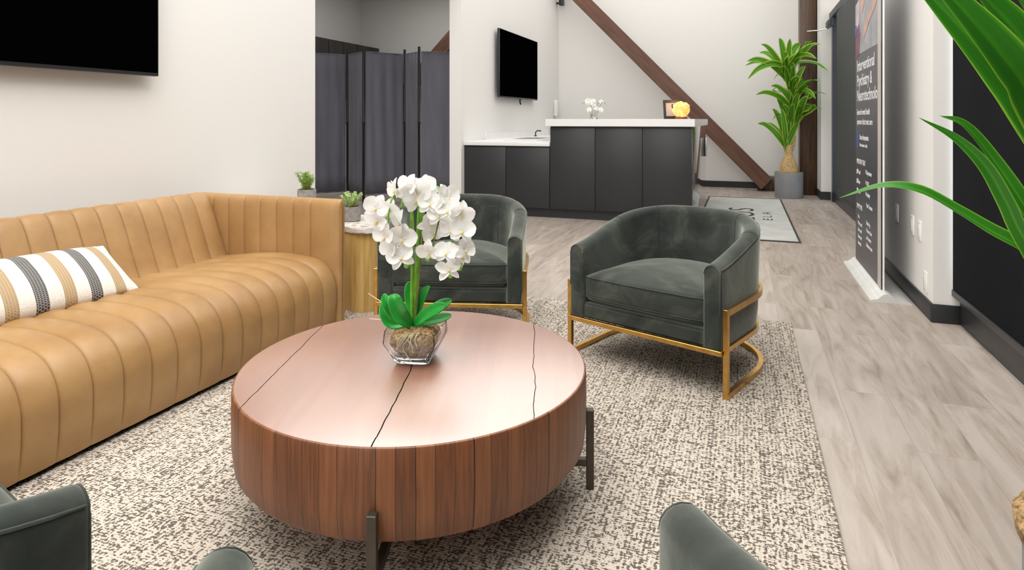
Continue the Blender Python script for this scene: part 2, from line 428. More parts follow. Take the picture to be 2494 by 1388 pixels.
M_pplum = simple('plum_print', (.18, .05, .085), .5, var=.3)
M_pwhite = simple('pale_print', (.50, .44, .47), .5, var=.15)
M_pdark = simple('dark_print', (.035, .025, .03), .5)
def salt():
    m, nt, b = mat('glowing_salt'); v = coords(nt)
    n = noise_t(nt, v, 22, 4); r = ramp(nt, [(.3, (1, .30, .05)), (.55, (1, .50, .14)), (.75, (1, .70, .32))]); L(nt, n, r.inputs[0])
    L(nt, r.outputs[0], b.inputs['Base Color']); L(nt, r.outputs[0], b.inputs['Emission Color']); setb(b, Emission_Strength=.85, Roughness=.5); return m
M_salt = salt()

# ------------------------------------------------------------------ camera
cam = bpy.data.cameras.new('camera'); co = bpy.data.objects.new('camera', cam); C.objects.link(co)
co.location = (0, 0, 1.1); co.rotation_euler = (R(90), 0, R(20))
cam.sensor_width = 36; cam.lens = 36*1550/2494; cam.shift_y = -(694-291)/2494; cam.clip_start = .05
S.camera = co

# ------------------------------------------------------------------ room
H = 4.4
f = struct(box('floor', -7.4, 1.35, -2.9, 11.1, -.1, 0, M_floor))
struct(box('ceiling', -7.4, 1.35, -2.9, 11.1, H, H+.1, M_ceil))
bm = bmesh.new(); bx(bm, -3.23, -3.08, -2.9, 4.06, 0, H)
struct(obj('wall_left', bm, M_wall))
struct(box('wall_left_far', -3.23, -3.08, 6.74, 10.9, 0, H, M_wall))
struct(box('wall_left_header', -3.23, -3.08, 4.06, 6.74, 2.75, H, M_wall))
struct(box('wall_far', -3.23, 1.25, 10.9, 11.05, 0, H, M_wall))
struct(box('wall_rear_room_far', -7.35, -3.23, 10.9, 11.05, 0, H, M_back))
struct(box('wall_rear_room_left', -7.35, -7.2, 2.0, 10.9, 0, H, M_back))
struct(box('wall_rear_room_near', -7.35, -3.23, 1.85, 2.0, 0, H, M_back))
struct(box('wall_near', -3.23, 1.25, -2.9, -2.75, 0, H, M_wall))
struct(box('wall_right', .967, 1.25, 4.03, 6.0, 0, H, M_wall))
struct(box('wall_right_far', 1.0, 1.25, 9.67, 10.9, 0, H, M_wall))
struct(box('wall_right_header', 1.12, 1.25, 6.0, 9.67, 2.55, H, M_wall))
struct(box('wall_right_near', 1.10, 1.25, -2.75, 4.03, 3.3, H, M_wall))
struct(box('wall_right_sill', 1.09, 1.25, -2.75, 4.03, 0, .20, M_base))
# baseboards
struct(box('baseboard_right', .955, .967, 4.02, 6.0, 0, .10, M_base, bev=.002))
struct(box('baseboard_right_end', .955, 1.09, 4.018, 4.03, 0, .10, M_base, bev=.002))
struct(box('baseboard_right_far', .988, 1.0, 9.66, 10.9, 0, .11, M_base))
struct(box('baseboard_right_return', .988, 1.12, 9.658, 9.67, 0, .11, M_base))
struct(box('baseboard_far', -3.08, .99, 10.888, 10.9, 0, .10, M_base))
struct(box('baseboard_left', -3.08, -3.068, -2.75, 4.06, 0, .10, M_base))
# window behind the near shade
w = bpy.data.objects.new('window_1', None); C.objects.link(w); struct(w)
for y0, y1 in ((3.98, 4.028), (2.0, 2.06), (0, .06), (-2.75, -2.69)): box('window_frame', 1.14, 1.19, y0, y1, .2, 3.3, M_frame_al, w)
box('window_frame', 1.14, 1.19, -2.69, 3.98, 3.24, 3.3, M_frame_al, w); box('window_frame', 1.14, 1.19, -2.69, 3.98, .2, .25, M_frame_al, w)
box('window_pane', 1.16, 1.166, -2.69, 3.98, .25, 3.24, M_win, w)
t = thing('roller_shade', 'black roller shade hanging over the large window at right, beside the white wall end', 'window shade', (1.055, 2.2, 0))
box('shade_cloth', -.0015, .0015, -1.9, 1.812, .185, 3.25, M_shade, t)
box('bracket', -.02, .045, 1.7, 1.72, 3.24, 3.36, M_bezel, t)
box('hem_bar', -.008, .008, -1.9, 1.812, .155, .19, M_base, t, bev=.003)
bm = bmesh.new(); tube(bm, [(0, -1.9, 3.28), (0, 1.8, 3.28)], .03, 16); obj('shade_roller', bm, M_bezel, t)
t = thing('roller_shade', 'second black roller shade on the same window, nearest the camera end', 'window shade', (1.055, -1.25, 0))
box('shade_cloth', -.0015, .0015, -1.4, 1.5, .185, 3.25, M_shade, t)
box('bracket', -.02, .045, 1.3, 1.32, 3.24, 3.36, M_bezel, t)
box('hem_bar', -.008, .008, -1.4, 1.5, .155, .19, M_base, t, bev=.003)
bm = bmesh.new(); tube(bm, [(0, -1.4, 3.28), (0, 1.5, 3.28)], .03, 16); obj('shade_roller', bm, M_bezel, t)
# glazed entrance: door_1 with a grey shade
w = bpy.data.objects.new('door_1', None); C.objects.link(w); struct(w)
box('door_frame', 1.135, 1.20, 9.55, 9.668, 0, 2.5, M_frame_al, w)
box('door_frame', 1.115, 1.20, 9.44, 9.55, 0, 2.5, M_bezel, w)
box('door_frame', 1.135, 1.20, 6.0, 6.1, 0, 2.5, M_frame_al, w)
box('door_header', 1.10, 1.20, 6.0, 9.668, 2.47, 2.548, M_base, w)
box('door_pane', 1.17, 1.176, 6.1, 9.44, .12, 2.47, M_win, w)
box('door_sill', 1.135, 1.20, 6.1, 9.44, 0, .12, M_bezel, w)
t = thing('roller_shade', 'dark grey fabric shade covering the glazed entrance behind the banner', 'window shade', (1.11, 7.55, 0))
box('shade_cloth', -.0015, .0015, -1.5, 1.44, .16, 2.45, M_shade2, t)
box('hem_bar', -.008, .008, -1.5, 1.44, .12, .165, M_base, t, bev=.003)
t = thing('door_closer', 'metal door closer arm above the glazed entrance near the timber post', 'door closer', (1.10, 9.5, 2.36))
box('closer_body', -.06, .0, -.25, .03, -.03, .05, M_bezel, t, bev=.006)
bm = bmesh.new(); tube(bm, [(-.03, -.02, -.04), (-.14, .05, -.05), (-.28, .10, -.05)], .009, 8); obj('closer_arm', bm, M_silver, t)
# outlets on the right wall
for i, (y, z, lab) in enumerate(((4.88, .475, 'white wall plate furthest back, just behind the banner edge'), (4.47, .459, 'middle white outlet plate of the three at knee height on the right wall'),
                     (4.30, .452, 'white outlet plate nearest the wall end at knee height'), (4.17, .185, 'low white outlet plate just above the black baseboard'))):
    t = thing('wall_outlet', lab, 'outlet', (.967, y, z))
    box('cover_plate', -.007, 0, -.036, .036, -.058, .058, M_white, t, bev=.003)
    box('receptacle', -.0095, -.006, -.017, .017, -.036, .036, M_white, t, bev=.002)
# timber post + brace
tag(box('timber_post', .77, .985, 10.15, 10.45, 0, H, M_post, bev=.006), 'dark brown timber post standing in the far right corner behind the potted plant', 'post')
d = Vector((-2.98, 0, 3.093)).normalized(); n = Vector((.72, 0, .694))
bm = bmesh.new()
A = Vector((.333, 0, .115)); Lb = 6.05
r = .108
pts = [Vector((.26, 0, .005)), Vector((.26, 0, .005))]
lo0 = Vector((.255, 0, .03)); hi0 = Vector((.407, 0, .197))
for yy in (10.42, 10.56):
    pass
va = [bm.verts.new((p.x, y, p.z)) for y in (10.42, 10.56) for p in (lo0, hi0, hi0+d*5.9, lo0+d*5.9)]
for q in ((0, 1, 2, 3), (7, 6, 5, 4), (0, 4, 5, 1), (1, 5, 6, 2), (2, 6, 7, 3), (3, 7, 4, 0)): bm.faces.new([va[i] for i in q])
bmesh.ops.bevel(bm, geom=bm.edges[:], offset=.006, segments=2, affect='EDGES')
me = bpy.data.meshes.new('timber_brace')
ang = math.atan2(d.z, -d.x)
Mx = Matrix.Rotation(-(PI-ang), 4, 'Y')
c0 = Vector(((lo0.x+hi0.x)/2, 10.49, (lo0.z+hi0.z)/2))
for v in bm.verts: v.co = Matrix.Rotation((PI-ang), 4, 'Y') @ (v.co-c0)
o = obj('timber_brace', bm, M_beam); o.location = c0; o.rotation_euler = (0, -(PI-ang), 0)
tag(o, 'long brown diagonal timber brace rising leftwards across the far white wall', 'timber beam')
tag(box('timber_sill', .20, .985, 10.58, 10.76, 0, .22, M_post, bev=.005), 'short brown timber block on the floor behind the brace foot and plant pot', 'timber block')
# brace in rear room (seen through the opening)
bm = bmesh.new(); bx(bm, -2.4, 2.4, -.07, .07, -.12, .12, .006)
o = obj('timber_brace', bm, M_beam); o.location = (-5.0, 10.6, 2.62); o.rotation_euler = (0, R(-45), 0)
tag(o, 'dark timber brace in the rear room above the fabric divider', 'timber beam')
# wall cabinets rear room
for i in range(7):
    y0 = 8.0+i*.43
    if y0+.42 > 11.05: break
    t = thing('wall_cabinet', '%s black wall cabinet on the rear room wall above the divider' % ['nearest', 'second', 'third', 'fourth', 'fifth', 'sixth', 'furthest'][i], 'cabinet', (-6.98, y0+.21, 1.5), 0, 'black wall cabinets in the rear room')
    box('cabinet_body', -.215, .20, -.212, .212, 0, 1.0, M_backcab, t)
    box('cabinet_door', .20, .22, -.208, .208, .003, .997, M_backcab, t, bev=.002)
# room divider
pp = [(-5.49, 7.0), (-5.12, 7.45), (-4.66, 7.14), (-4.33, 7.63), (-3.98, 7.39), (-3.57, 7.66)]
dv = thing('room_divider', 'folding grey fabric room divider with black poles seen through the opening', 'room divider', (pp[2][0], pp[2][1], 0))
for i, (x, y) in enumerate(pp):
    bm = bmesh.new(); X, Y = x-pp[2][0], y-pp[2][1]
    tube(bm, [(X, Y, 0), (X, Y, .10), (X, Y, 1.04), (X, Y, 1.05), (X, Y, 1.065), (X, Y, 1.075), (X, Y, 2.05)], [.017, .017, .017, .022, .022, .017, .017], 12)
    obj('pole', bm, M_blackmetal, dv)
for i in range(5):
    a, b2 = Vector((*pp[i], 0)), Vector((*pp[i+1], 0)); off = Vector((*pp[2], 0)); a -= off; b2 -= off
    dd = (b2-a); ln = dd.length; dn = dd.normalized(); nn = Vector((-dn.y, dn.x, 0)); a2 = a+dn*.025; b3 = b2-dn*.025
    pts = []
    for zi in range(9):
        z = .115+zi/8*1.87; row = []
        for k in range(25):
            s = k/24; p = a2.lerp(b3, s)
            w_ = .006*math.sin(s*PI*7+i)*(.4+.6*math.sin(PI*zi/8+.4)) + .004*math.sin(s*21+zi*.4)
            row.append(p+nn*w_+Vector((0, 0, z-.008*math.sin(s*PI) * (1 if zi == 8 else 0))))
        pts.append(row)
    bm = bmesh.new(); grid(bm, pts); o = obj('fabric_panel', bm, M_div, dv, 80)
    sm = o.modifiers.new('thick', 'SOLIDIFY'); sm.thickness = .004
    bm = bmesh.new(); tube(bm, [a2+Vector((0, 0, 1.985)), b3+Vector((0, 0, 1.985))], .007, 8); obj('cross_rail', bm, M_div, dv)
    bm = bmesh.new(); tube(bm, [a2+Vector((0, 0, .115)), b3+Vector((0, 0, .115))], .007, 8); obj('cross_rail', bm, M_div, dv)

# ------------------------------------------------------------------ televisions
def tv(label, x, y0, y1, z0, z1):
    t = thing('television', label, 'television', (x, (y0+y1)/2, (z0+z1)/2))
    h = (z1-z0)/2; w = (y1-y0)/2
    box('tv_body', -.035, .0, -w, w, -h, h, M_bezel, t, bev=.004)
    box('screen', 0, .0015, -w+.008, w-.008, -h+.018, h-.008, M_screen, t)
    box('wall_mount', -.079, -.03, -.25, .25, -.2, .2, M_blackmetal, t)
    return t
tv('huge black wall television above the tan sofa, cut by the frame', -3.0, .93, 2.605, 1.335, 2.285)
t2 = tv('black wall television above the low reception counter', -3.0, 7.77, 9.4, 1.395, 2.30)
bm = bmesh.new(); tube(bm, [(-.02, .05, -.45), (-.02, .05, -.50), (-.018, .07, -.53)], .012, 8); obj('cable', bm, M_bezel, t2)

# ------------------------------------------------------------------ reception desk
desk = thing('reception_desk', 'tall charcoal reception desk with thick white top near the far wall', 'desk', (-1.27, 6.82, 0))
D = desk.location
bm = bmesh.new(); bx(bm, -.76, .765, .02, .6, .10, 1.025); bx(bm, .30, .765, .6, 2.4, .0, 1.025); obj('desk_body', bm, M_cab, desk)
box('toe_kick', -.76, .76, .05, .58, 0, .10, M_cab, desk)
for i in range(3): box('door_panel', -.758+i*.511, -.758+i*.511+.505, .0, .02,   .105, 1.012, M_cab, desk, bev=.0015)
box('side_panel', .765, .775, .0, 2.4, .0, 1.025, simple('glossy_charcoal', (.06, .062, .066), .16, Coat_Weight=1.0), desk, bev=.002)
bm = bmesh.new(); prism(bm, [(-.80, -.05), (.80, -.05), (.80, 2.45), (.26, 2.45), (.26, .62), (-.80, .62)], 1.025, 1.105); bmesh.ops.bevel(bm, geom=bm.edges[:], offset=.003, segments=2, affect='EDGES'); obj('counter_slab', bm, M_quartz, desk)
box('door_handle', .775, .80, 2.2, 2.24, .60, .85, M_silver, desk, bev=.003)
cab = thing('base_cabinet', 'low charcoal cabinet run with white worktop under the wall television', 'cabinet', (-2.555, 6.82, 0))
box('cabinet_body', -.522, .523, .02, .62, .10, .80, M_cab, cab)
box('toe_kick', -.522, .523, .05, .60, 0, .10, M_cab, cab)
for i in range(2): box('door_panel', -.521+i*.522, -.521+i*.522+.516, 0, .02, .105, .785, M_cab, cab, bev=.0015)
box('worktop', -.523, .523, -.02, .63, .80, .845, M_quartz, cab, bev=.003)
cab2 = thing('sink_cabinet', 'charcoal cabinet run with white worktop and sink along the left wall behind the desk', 'cabinet', (-2.76, 8.6, 0))
box('cabinet_body', -.318, .30, -1.14, 1.6, .0, .80, M_cab, cab2)
box('worktop', -.318, .33, -1.14, 1.6, .80, .845, M_quartz, cab2, bev=.003)
box('backsplash', -.318, -.30, -1.14, 1.6, .845, .93, M_quartz, cab2)
box('sink_basin', -.10, .25, -.7, -.1, .8452, .848, simple('sink_steel', (.2, .2, .2), .3, metal=.8), cab2)
t = thing('faucet', 'small dark faucet on the sink worktop beside the left wall', 'faucet', (-3.0, 9.3, .845))
bm = bmesh.new(); tube(bm, [(0, 0, 0), (0, 0, .06), (.03, 0, .085), (.09, 0, .08)], .010, 10); obj('spout', bm, M_bezel, t)
bm = bmesh.new(); lathe(bm, [(.02, 0), (.02, .012), (.012, .016)], 16); obj('base_ring', bm, M_bezel, t)
t = thing('soap_dispenser', 'pale wall dispenser on the left wall close to the far corner', 'dispenser', (-3.08, 10.6, 1.15))
box('dispenser_body', 0, .07, -.06, .06, 0, .28, M_white, t, bev=.02, seg=3)
box('dispenser_nozzle', .01, .06, -.03, .03, -.02, .002, M_white, t, bev=.004)
t = thing('ceiling_speaker', 'small dark device mounted high at the far left wall corner', 'speaker', (-3.0, 10.75, 3.09))
box('device_body', -.03, .05, -.05, .05, -.0, .12, M_bezel, t, bev=.01); box('bracket', -.08, -.03, -.02, .02, .03, .06, M_bezel, t)

# picture frame + salt lamp + small orchid on the slab
Zs = 1.105
t = thing('picture_frame', 'dark tilted frame on the reception counter behind the glowing salt lamp', 'picture frame', (-.70, 7.02, Zs), R(18))
bm = bmesh.new(); Mr = Matrix.Rotation(R(-14), 4, 'X')
for a in ((-.11, -.085, 0, .21), (.085, .11, 0, .21), (-.085, .085, 0, .03), (-.085, .085, .18, .21)): bx(bm, a[0], a[1], -.008, .008, a[2], a[3], M=Mr)
obj('frame_border', bm, M_blackmetal, t)
bm = bmesh.new(); bx(bm, -.085, .085, -.002, .004, .03, .18, M=Mr); obj('picture_card', bm, simple('grey_card', (.35, .34, .32), .5), t)
bm = bmesh.new(); bx(bm, -.02, .02, .055, .063, 0, .15, M=Matrix.Rotation(R(14), 4, 'X')); obj('frame_stand', bm, M_blackmetal, t)
t = thing('salt_lamp', 'glowing orange salt crystal lamp on a dark base on the reception counter', 'lamp', (-.62, 6.92, Zs))
bm = bmesh.new(); lathe(bm, [(.060, 0), (.065, .004), (.065, .018), (.058, .022)], 32); obj('lamp_base', bm, simple('red_brown_base', (.20, .06, .02), .4), t)
bm = bmesh.new(); bmesh.ops.create_icosphere(bm, subdivisions=4, radius=1)
for v in bm.verts:
    p = v.co.copy(); k = 1+.16*noise.noise(p*2.2+Vector((3, 1, 2)))+.10*noise.cell(p*3.1)
    top = max(0, p.z)
    v.co = Vector((p.x*.083*k*(1+.15*top), p.y*.075*k, .098+p.z*.080*k))
obj('salt_crystal', bm, M_salt, t, 25)
lt = bpy.data.lights.new('salt_bulb', 'POINT'); lt.energy = 2.0; lt.color = (1, .5, .18); lt.shadow_soft_size = .06
lo = bpy.data.objects.new('salt_bulb', lt); C.objects.link(lo); lo.location = (0, -.0, .22); lo.parent = t

# ------------------------------------------------------------------ flowers
def petal_bm(bm, length, width, curl, rot, tilt, seg=6):
    Mr = Matrix.Rotation(rot, 4, 'Y') @ Matrix.Rotation(tilt, 4, 'X')
    rows = []
    for i in range(seg+1):
        s = i/seg; w = width*math.sin(PI*min(1, s*.88+.08))**.62 if s < 1 else width*.18
        row = []
        for j in range(7):
            a = (j/6-.5)*2
            row.append(Mr @ Vector((a*w/2, -curl*(s*s)+.18*w*a*a*-1+.02*length*math.sin(5*a+3*s), s*length)))
        rows.append(row)
    grid(bm, rows)
def flower(parent, loc, rot, sc=1.0, cache={}):
    o = None
    if 'p' not in cache:
        bm = bmesh.new()
        for a, l, w in ((0, .042, .032), (R(128), .040, .028), (R(-128), .040, .028)): petal_bm(bm, l, w, -.008, a, R(-6))
        for a in (R(66), R(-66)): petal_bm(bm, .044, .052, .006, a, R(8))
        for v in bm.verts: v.co.y += .002*noise.noise(v.co*60)
        cache['p'] = obj('flower', bm, M_petal, parent, 80)
        bm = bmesh.new(); bmesh.ops.create_icosphere(bm, subdivisions=2, radius=.0036)
        for v in bm.verts: v.co = Vector((v.co.x*1.3, v.co.y*1.2-.008, v.co.z*1.6-.006))
        cache['l'] = obj('lip', bm, M_lip, cache['p'], 60)
        o = cache['p']; l = cache['l']
    else:
        o = cache['p'].copy(); C.objects.link(o); o.parent = parent
        l = cache['l'].copy(); C.objects.link(l); l.parent = o
    o.location = loc; o.rotation_euler = rot; o.scale = (sc,)*3
    return o

orc = thing('orchid_plant', 'large white orchid in a square glass bowl on the round wooden coffee table', 'potted plant', (-.925, 1.700, .3805), R(20))
def sqring(bm, h, z, r=.06, bow=0):
    vs = []
    for k in range(4):
        a0 = R(45+90*k)+R(-8); a1 = a0+R(90)
        p0 = Vector((math.cos(a0), math.sin(a0), 0))*h*1.414; p1 = Vector((math.cos(a1), math.sin(a1), 0))*h*1.414
        for j in range(8):
            s = j/8; p = p0.lerp(p1, s)
            cr = 1-r*(abs(2*s-1)**6)
            vs.append(bm.verts.new((p.x*cr, p.y*cr, z+bow*(1-(2*s-1)**2))))
    return vs
bm = bmesh.new()
prof = [(.046, .0), (.050, .003), (.055, .012), (.083, .068), (.080, .096), (.0775, .096), (.0795, .068), (.052, .016), (.046, .012)]
rings = [sqring(bm, h, z, bow=(.006 if z > .09 else 0)) for h, z in prof]
for i in range(len(rings)-1):
    A, B = rings[i], rings[i+1]
    for k in range(32): bm.faces.new((A[k], A[(k+1) % 32], B[(k+1) % 32], B[k]))
bm.faces.new(rings[0][::-1]); bm.faces.new(rings[-1])
obj('glass_bowl', bm, M_glass, orc, 50)
bm = bmesh.new(); prof = [(.044, .016), (.053, .03), (.068, .060), (.066, .082), (.050, .096), (.01, .102)]
rr = [sqring(bm, h, z, r=.2) for h, z in prof]
for i in range(len(rr)-1):
    A, B = rr[i], rr[i+1]
    for k in range(32): bm.faces.new((A[k], A[(k+1) % 32], B[(k+1) % 32], B[k]))
bm.faces.new(rr[0][::-1]); bm.faces.new(rr[-1])
bmesh.ops.subdivide_edges(bm, edges=bm.edges[:], cuts=2, use_grid_fill=True)
for v in bm.verts:
    q = noise.noise(v.co*90)*.005+noise.noise(v.co*220)*.003
    v.co += Vector((v.co.x, v.co.y, v.co.z-.05)).normalized()*q
obj('moss', bm, M_moss, orc, 60)
LP = lambda u, v, dy=0: Vector(((u-1010)*1.9/1550, dy, 1.1-(v-291)*1.9/1550-.38))
random.seed(4)
stems = [
    [(1000, 795, 0), (1000, 700, -.01), (1003, 600, -.01), (1000, 520, 0), (985, 480, 0), (975, 505, -.02), (972, 560, -.035), (975, 610, -.04), (978, 640, -.04)],
    [(1004, 795, .01), (1010, 680, .01), (1012, 560, .01), (1014, 490, .01), (1000, 462, .0), (960, 470, -.01), (945, 520, -.02), (950, 580, -.03), (962, 632, -.03)],
    [(1006, 795, 0), (1015, 690, -.0), (1024, 590, -.01), (1032, 500, -.01), (1050, 470, -.02), (1070, 510, -.03), (1060, 570, -.03), (1048, 610, -.03)],
    [(998, 795, .01), (1008, 640, .02), (1020, 520, .02), (1036, 462, .02), (1075, 470, .01), (1100, 520, 0), (1100, 580, -.01), (1102, 640, -.015), (1097, 665, -.015)],
    [(1002, 795, .015), (996, 640, .02), (996, 520, .02), (1010, 470, .03), (1045, 455, .03), (1105, 490, .03), (1125, 550, .02), (1120, 600, .01)]]
for s in stems:
    P = catmull([LP(*q) for q in s], 40)
    bm = bmesh.new(); tube(bm, P, [.0046-.0026*i/40 for i in range(41)], 8)
    obj('stem', bm, M_stem if s[0][0] < 1005 else M_twig, orc, 60)
fl = [(968, 459), (995, 466), (1040, 453), (945, 513), (926, 532), (945, 568), (978, 540), (982, 575), (953, 605), (980, 620), (1018, 468), (1050, 492), (1088, 478), (1094, 506),
      (1071, 520), (1048, 537), (1124, 515), (1052, 568), (1100, 556), (1127, 555), (1048, 607), (1090, 607), (1132, 600), (1122, 622), (1092, 652), (1010, 490), (1000, 450), (925, 500)]
for i, (u, v) in enumerate(fl):
    side = (u-1025)/110
    dy = -.045+random.uniform(-.03, .035)
    rz = side*R(50)+random.uniform(-.75, .75); rx = R(-8)+random.uniform(-.45, .45) - (.5 if v > 640 else 0) + (.35 if v < 470 else 0)
    flower(orc, LP(u, v, dy), (rx, random.uniform(-.35, .35), rz), random.uniform(.86, 1.10))
for u, v, dy in ((962, 641, -.03), (990, 643, -.03), (1040, 628, -.02), (1095, 670, -.015), (1116, 655, .0)):
    bm = bmesh.new(); bmesh.ops.create_icosphere(bm, subdivisions=3, radius=1)
    for w_ in bm.verts: w_.co = Vector((w_.co.x*.0085, w_.co.y*.0085, w_.co.z*.0115*(1 if w_.co.z > 0 else .85)))
    o = obj('bud', bm, M_bud, orc, 80, LP(u, v, dy))
# strap leaf mesh
def leaf_mesh(name, P, width, m, parent, fold=.25, nup=(0, 0, 1), n=22, prof=None, thick=0, wave=0):
    P = catmull(P, n); bm = bmesh.new(); uvl = bm.loops.layers.uv.new('UVMap')
    nup = Vector(nup); J = 8; V = []
    for i, p in enumerate(P):
        s = i/n
        t = (P[min(i+1, n)]-P[max(i-1, 0)]).normalized()
        side = t.cross(nup)
        side = side.normalized() if side.length > 1e-4 else Vector((1, 0, 0))
        up = side.cross(t).normalized()
        w = width*(prof(s) if prof else (min(1, .45+s*2.2)*(1-s**3.2)+.02))
        row = []
        for j in range(J+1):
            a = (j/J-.5)*2
            row.append(bm.verts.new(p+side*a*w/2+up*(abs(a)*w*fold+wave*w*math.sin(s*17+a*2)*abs(a))))
        V.append(row)
    for i in range(n):
        for j in range(J):
            fc = bm.faces.new((V[i][j], V[i][j+1], V[i+1][j+1], V[i+1][j]))
            for lp, (a, b_) in zip(fc.loops, ((j, i), (j+1, i), (j+1, i+1), (j, i+1))): lp[uvl].uv = (a/J, b_/n)
    me = bpy.data.meshes.new(name); bm.to_mesh(me); bm.free()
    return link(name, me, m, parent, 80)
ofl = lambda s: max(.05, math.sin(PI*min(1, s*.93+.06))**.55)
for P, w_ in (([(1000, 795, 0), (968, 770, -.02), (944, 735, -.035), (936, 712, -.03)], .034),
              ([(1002, 797, -.01), (980, 760, -.05), (966, 722, -.06), (962, 708, -.05)], .046),
              ([(996, 790, .0), (955, 790, -.01), (935, 765, -.01), (927, 742, 0)], .036),
              ([(1004, 795, -.01), (1035, 765, -.03), (1068, 742, -.05), (1088, 734, -.06)], .036),
              ([(1004, 792, .02), (1040, 775, .04), (1070, 760, .06), (1092, 748, .06)], .036),
              ([(1004, 795, 0), (1045, 785, .0), (1075, 778, -.0), (1096, 771, .0)], .030),
              ([(1002, 790, .01), (1015, 750, .02), (1028, 720, .02), (1040, 704, .02)], .026),
              ([(998, 790, .02), (990, 750, .05), (988, 715, .06), (990, 702, .06)], .036)):
    lp_ = [LP(*q) for q in P]
    o = leaf_mesh('leaf', lp_, w_, M_leafdeep, orc, .22, (0, -.8, .6), prof=ofl)
    so = o.modifiers.new('thick', 'SOLIDIFY'); so.thickness = .002
random.seed(7)
for k in range(9):
    a = random.uniform(-.02, .02); P = [LP(1000+k*4-8, 797, -.055-.01), LP(1000+(k-4)*5+random.uniform(-6, 6), 812, -.070), LP(1000+(k-4)*7+random.uniform(-8, 8), 825+random.uniform(0, 20), -.073)]
    if k == 3: P += [LP(1006, 868, -.062)]
    bm = bmesh.new(); tube(bm, catmull(P, 12), .0013, 6); obj('aerial_root', bm, M_root, orc)
for P in ([(990, 790, .0), (950, 785, -.0), (895, 780, -.0)], [(985, 770, .02), (925, 745, .02), (888, 722, .02)]):
    bm = bmesh.new(); tube(bm, catmull([LP(*q) for q in P], 12), [.0022-.0012*i/12 for i in range(13)], 6); obj('aerial_root', bm, M_root, orc)

# small orchid on reception counter
so = thing('orchid_plant', 'small white orchid arrangement standing on the reception counter', 'potted plant', (-1.62, 7.22, Zs), R(5))
bm = bmesh.new(); lathe(bm, [(.045, 0), (.05, .02), (.045, .055), (.04, .055)], 24); obj('pot', bm, M_glass, so)
random.seed(11)
for k in range(5):
    x = (k-2)*.035; P = catmull([(x*.4, 0, .03), (x*.7, 0, .10), (x*1.3, -.01, .19), (x*2.0, -.02, .17)], 12)
    bm = bmesh.new(); tube(bm, P, .0025, 6); obj('stem', bm, M_twig, so)
for k in range(14):
    flower(so, (random.uniform(-.085, .085), random.uniform(-.05, .0), random.uniform(.10, .215)), (random.uniform(-.4, .4), random.uniform(-.5, .5), random.uniform(-.7, .7)), .75)

# ------------------------------------------------------------------ rugs
rug = box('area_rug', -1.525, 1.525, -1.98, 1.98, .0005, .012, M_rug, bev=.004); rug.location = (-1.285, 1.735, 0)
tag(rug, 'cream rug flecked with dark woven dashes under the sofa, table and armchairs', 'rug')
mt = thing('floor_mat', 'long pale grey entrance mat with dark edge and lettering near the desk', 'mat', (.008, 7.83, 0))
box('mat_field', -.455, .455, -1.60, 1.62, .0008, .006, M_mat, mt)
bm = bmesh.new()
for a in ((-.475, -.455, -1.64, 1.66), (.455, .475, -1.64, 1.66), (-.455, .455, -1.64, -1.60), (-.455, .455, 1.62, 1.66)): bx(bm, a[0], a[1], a[2], a[3], .0008, .007)
obj('mat_border', bm, M_matedge, mt)
def mat_text(name, s, size, x, y, sp, xs, thin=False):
    Mx = Matrix.Translation((x, y, .0062)) @ Matrix.Rotation(R(90), 4, 'Z')
    return text_obj(name, s, size, M_ink, mt, Mx, .0004, sp, xs)
mat_text('mat_lettering', 'PLUS', .42, .107, -.86, 1.05, 1.5)
mat_text('mat_lettering', 'ELA', .14, .29, -.40, 1.5, 2.2)

# ------------------------------------------------------------------ sofa
sofa = thing('sofa', 'long tan leather channel-tufted sofa against the left wall', 'sofa', (-2.47, 1.77, 0))
SO = Vector((-2.47, 1.77, 0))
Y0s, Y1s = .717, 2.807; PIT = .11
def ribs(y):
    f = ((y-Y0s)/PIT) % 1.0
    return math.sin(PI*f)**.45 if 0 < f < 1 else 0
def sweep_y(prof, ys, amp, mask, ribf):
    P = catmull([(x, 0, z) for x, z in prof], len(prof)*5)
    n = len(P); rows = []
    for y in ys:
        row = []
        for i, p in enumerate(P):
            t = (P[min(i+1, n-1)]-P[max(i-1, 0)]).normalized(); nm = Vector((t.z, 0, -t.x))
            q = p+nm*(ribf(y)*amp*mask(i/(n-1)))
            row.append(Vector((q.x, y, q.z))-SO)
        rows.append(row)
    return rows
ys = []
nch = round((Y1s-Y0s)/PIT)
for c in range(nch):
    for f_ in (0, .03, .08, .16, .28, .42, .58, .72, .84, .92, .97): ys.append(Y0s+(c+f_)*PIT)
ys += [Y1s]
ysx = [.70]+ys+[2.825]
rib2 = lambda y: ribs(y) if Y0s <= y <= Y1s else 0
seatp = [(-2.012, .032), (-2.004, .10), (-2.0, .18), (-2.004, .245), (-2.03, .305), (-2.08, .347), (-2.16, .368), (-2.30, .376), (-2.46, .366), (-2.60, .348), (-2.74, .33)]
bm = bmesh.new(); grid(bm, sweep_y([(x, z) for x, z in seatp], ysx, .015, lambda s: min(1, .25+s*6), rib2)); 
o = obj('seat', bm, M_leather, sofa, 60)
backp = [(-2.70, .30), (-2.735, .36), (-2.775, .46), (-2.815, .56), (-2.850, .635), (-2.880, .672), (-2.915, .682), (-2.940, .660), (-2.945, .50), (-2.945, .2), (-2.945, .032)]
bm = bmesh.new(); grid(bm, sweep_y(backp, ysx, .016, lambda s: 1.0 if s < .5 else max(0, 1-(s-.5)*8), rib2))
o = obj('backrest', bm, M_leather, sofa, 60)
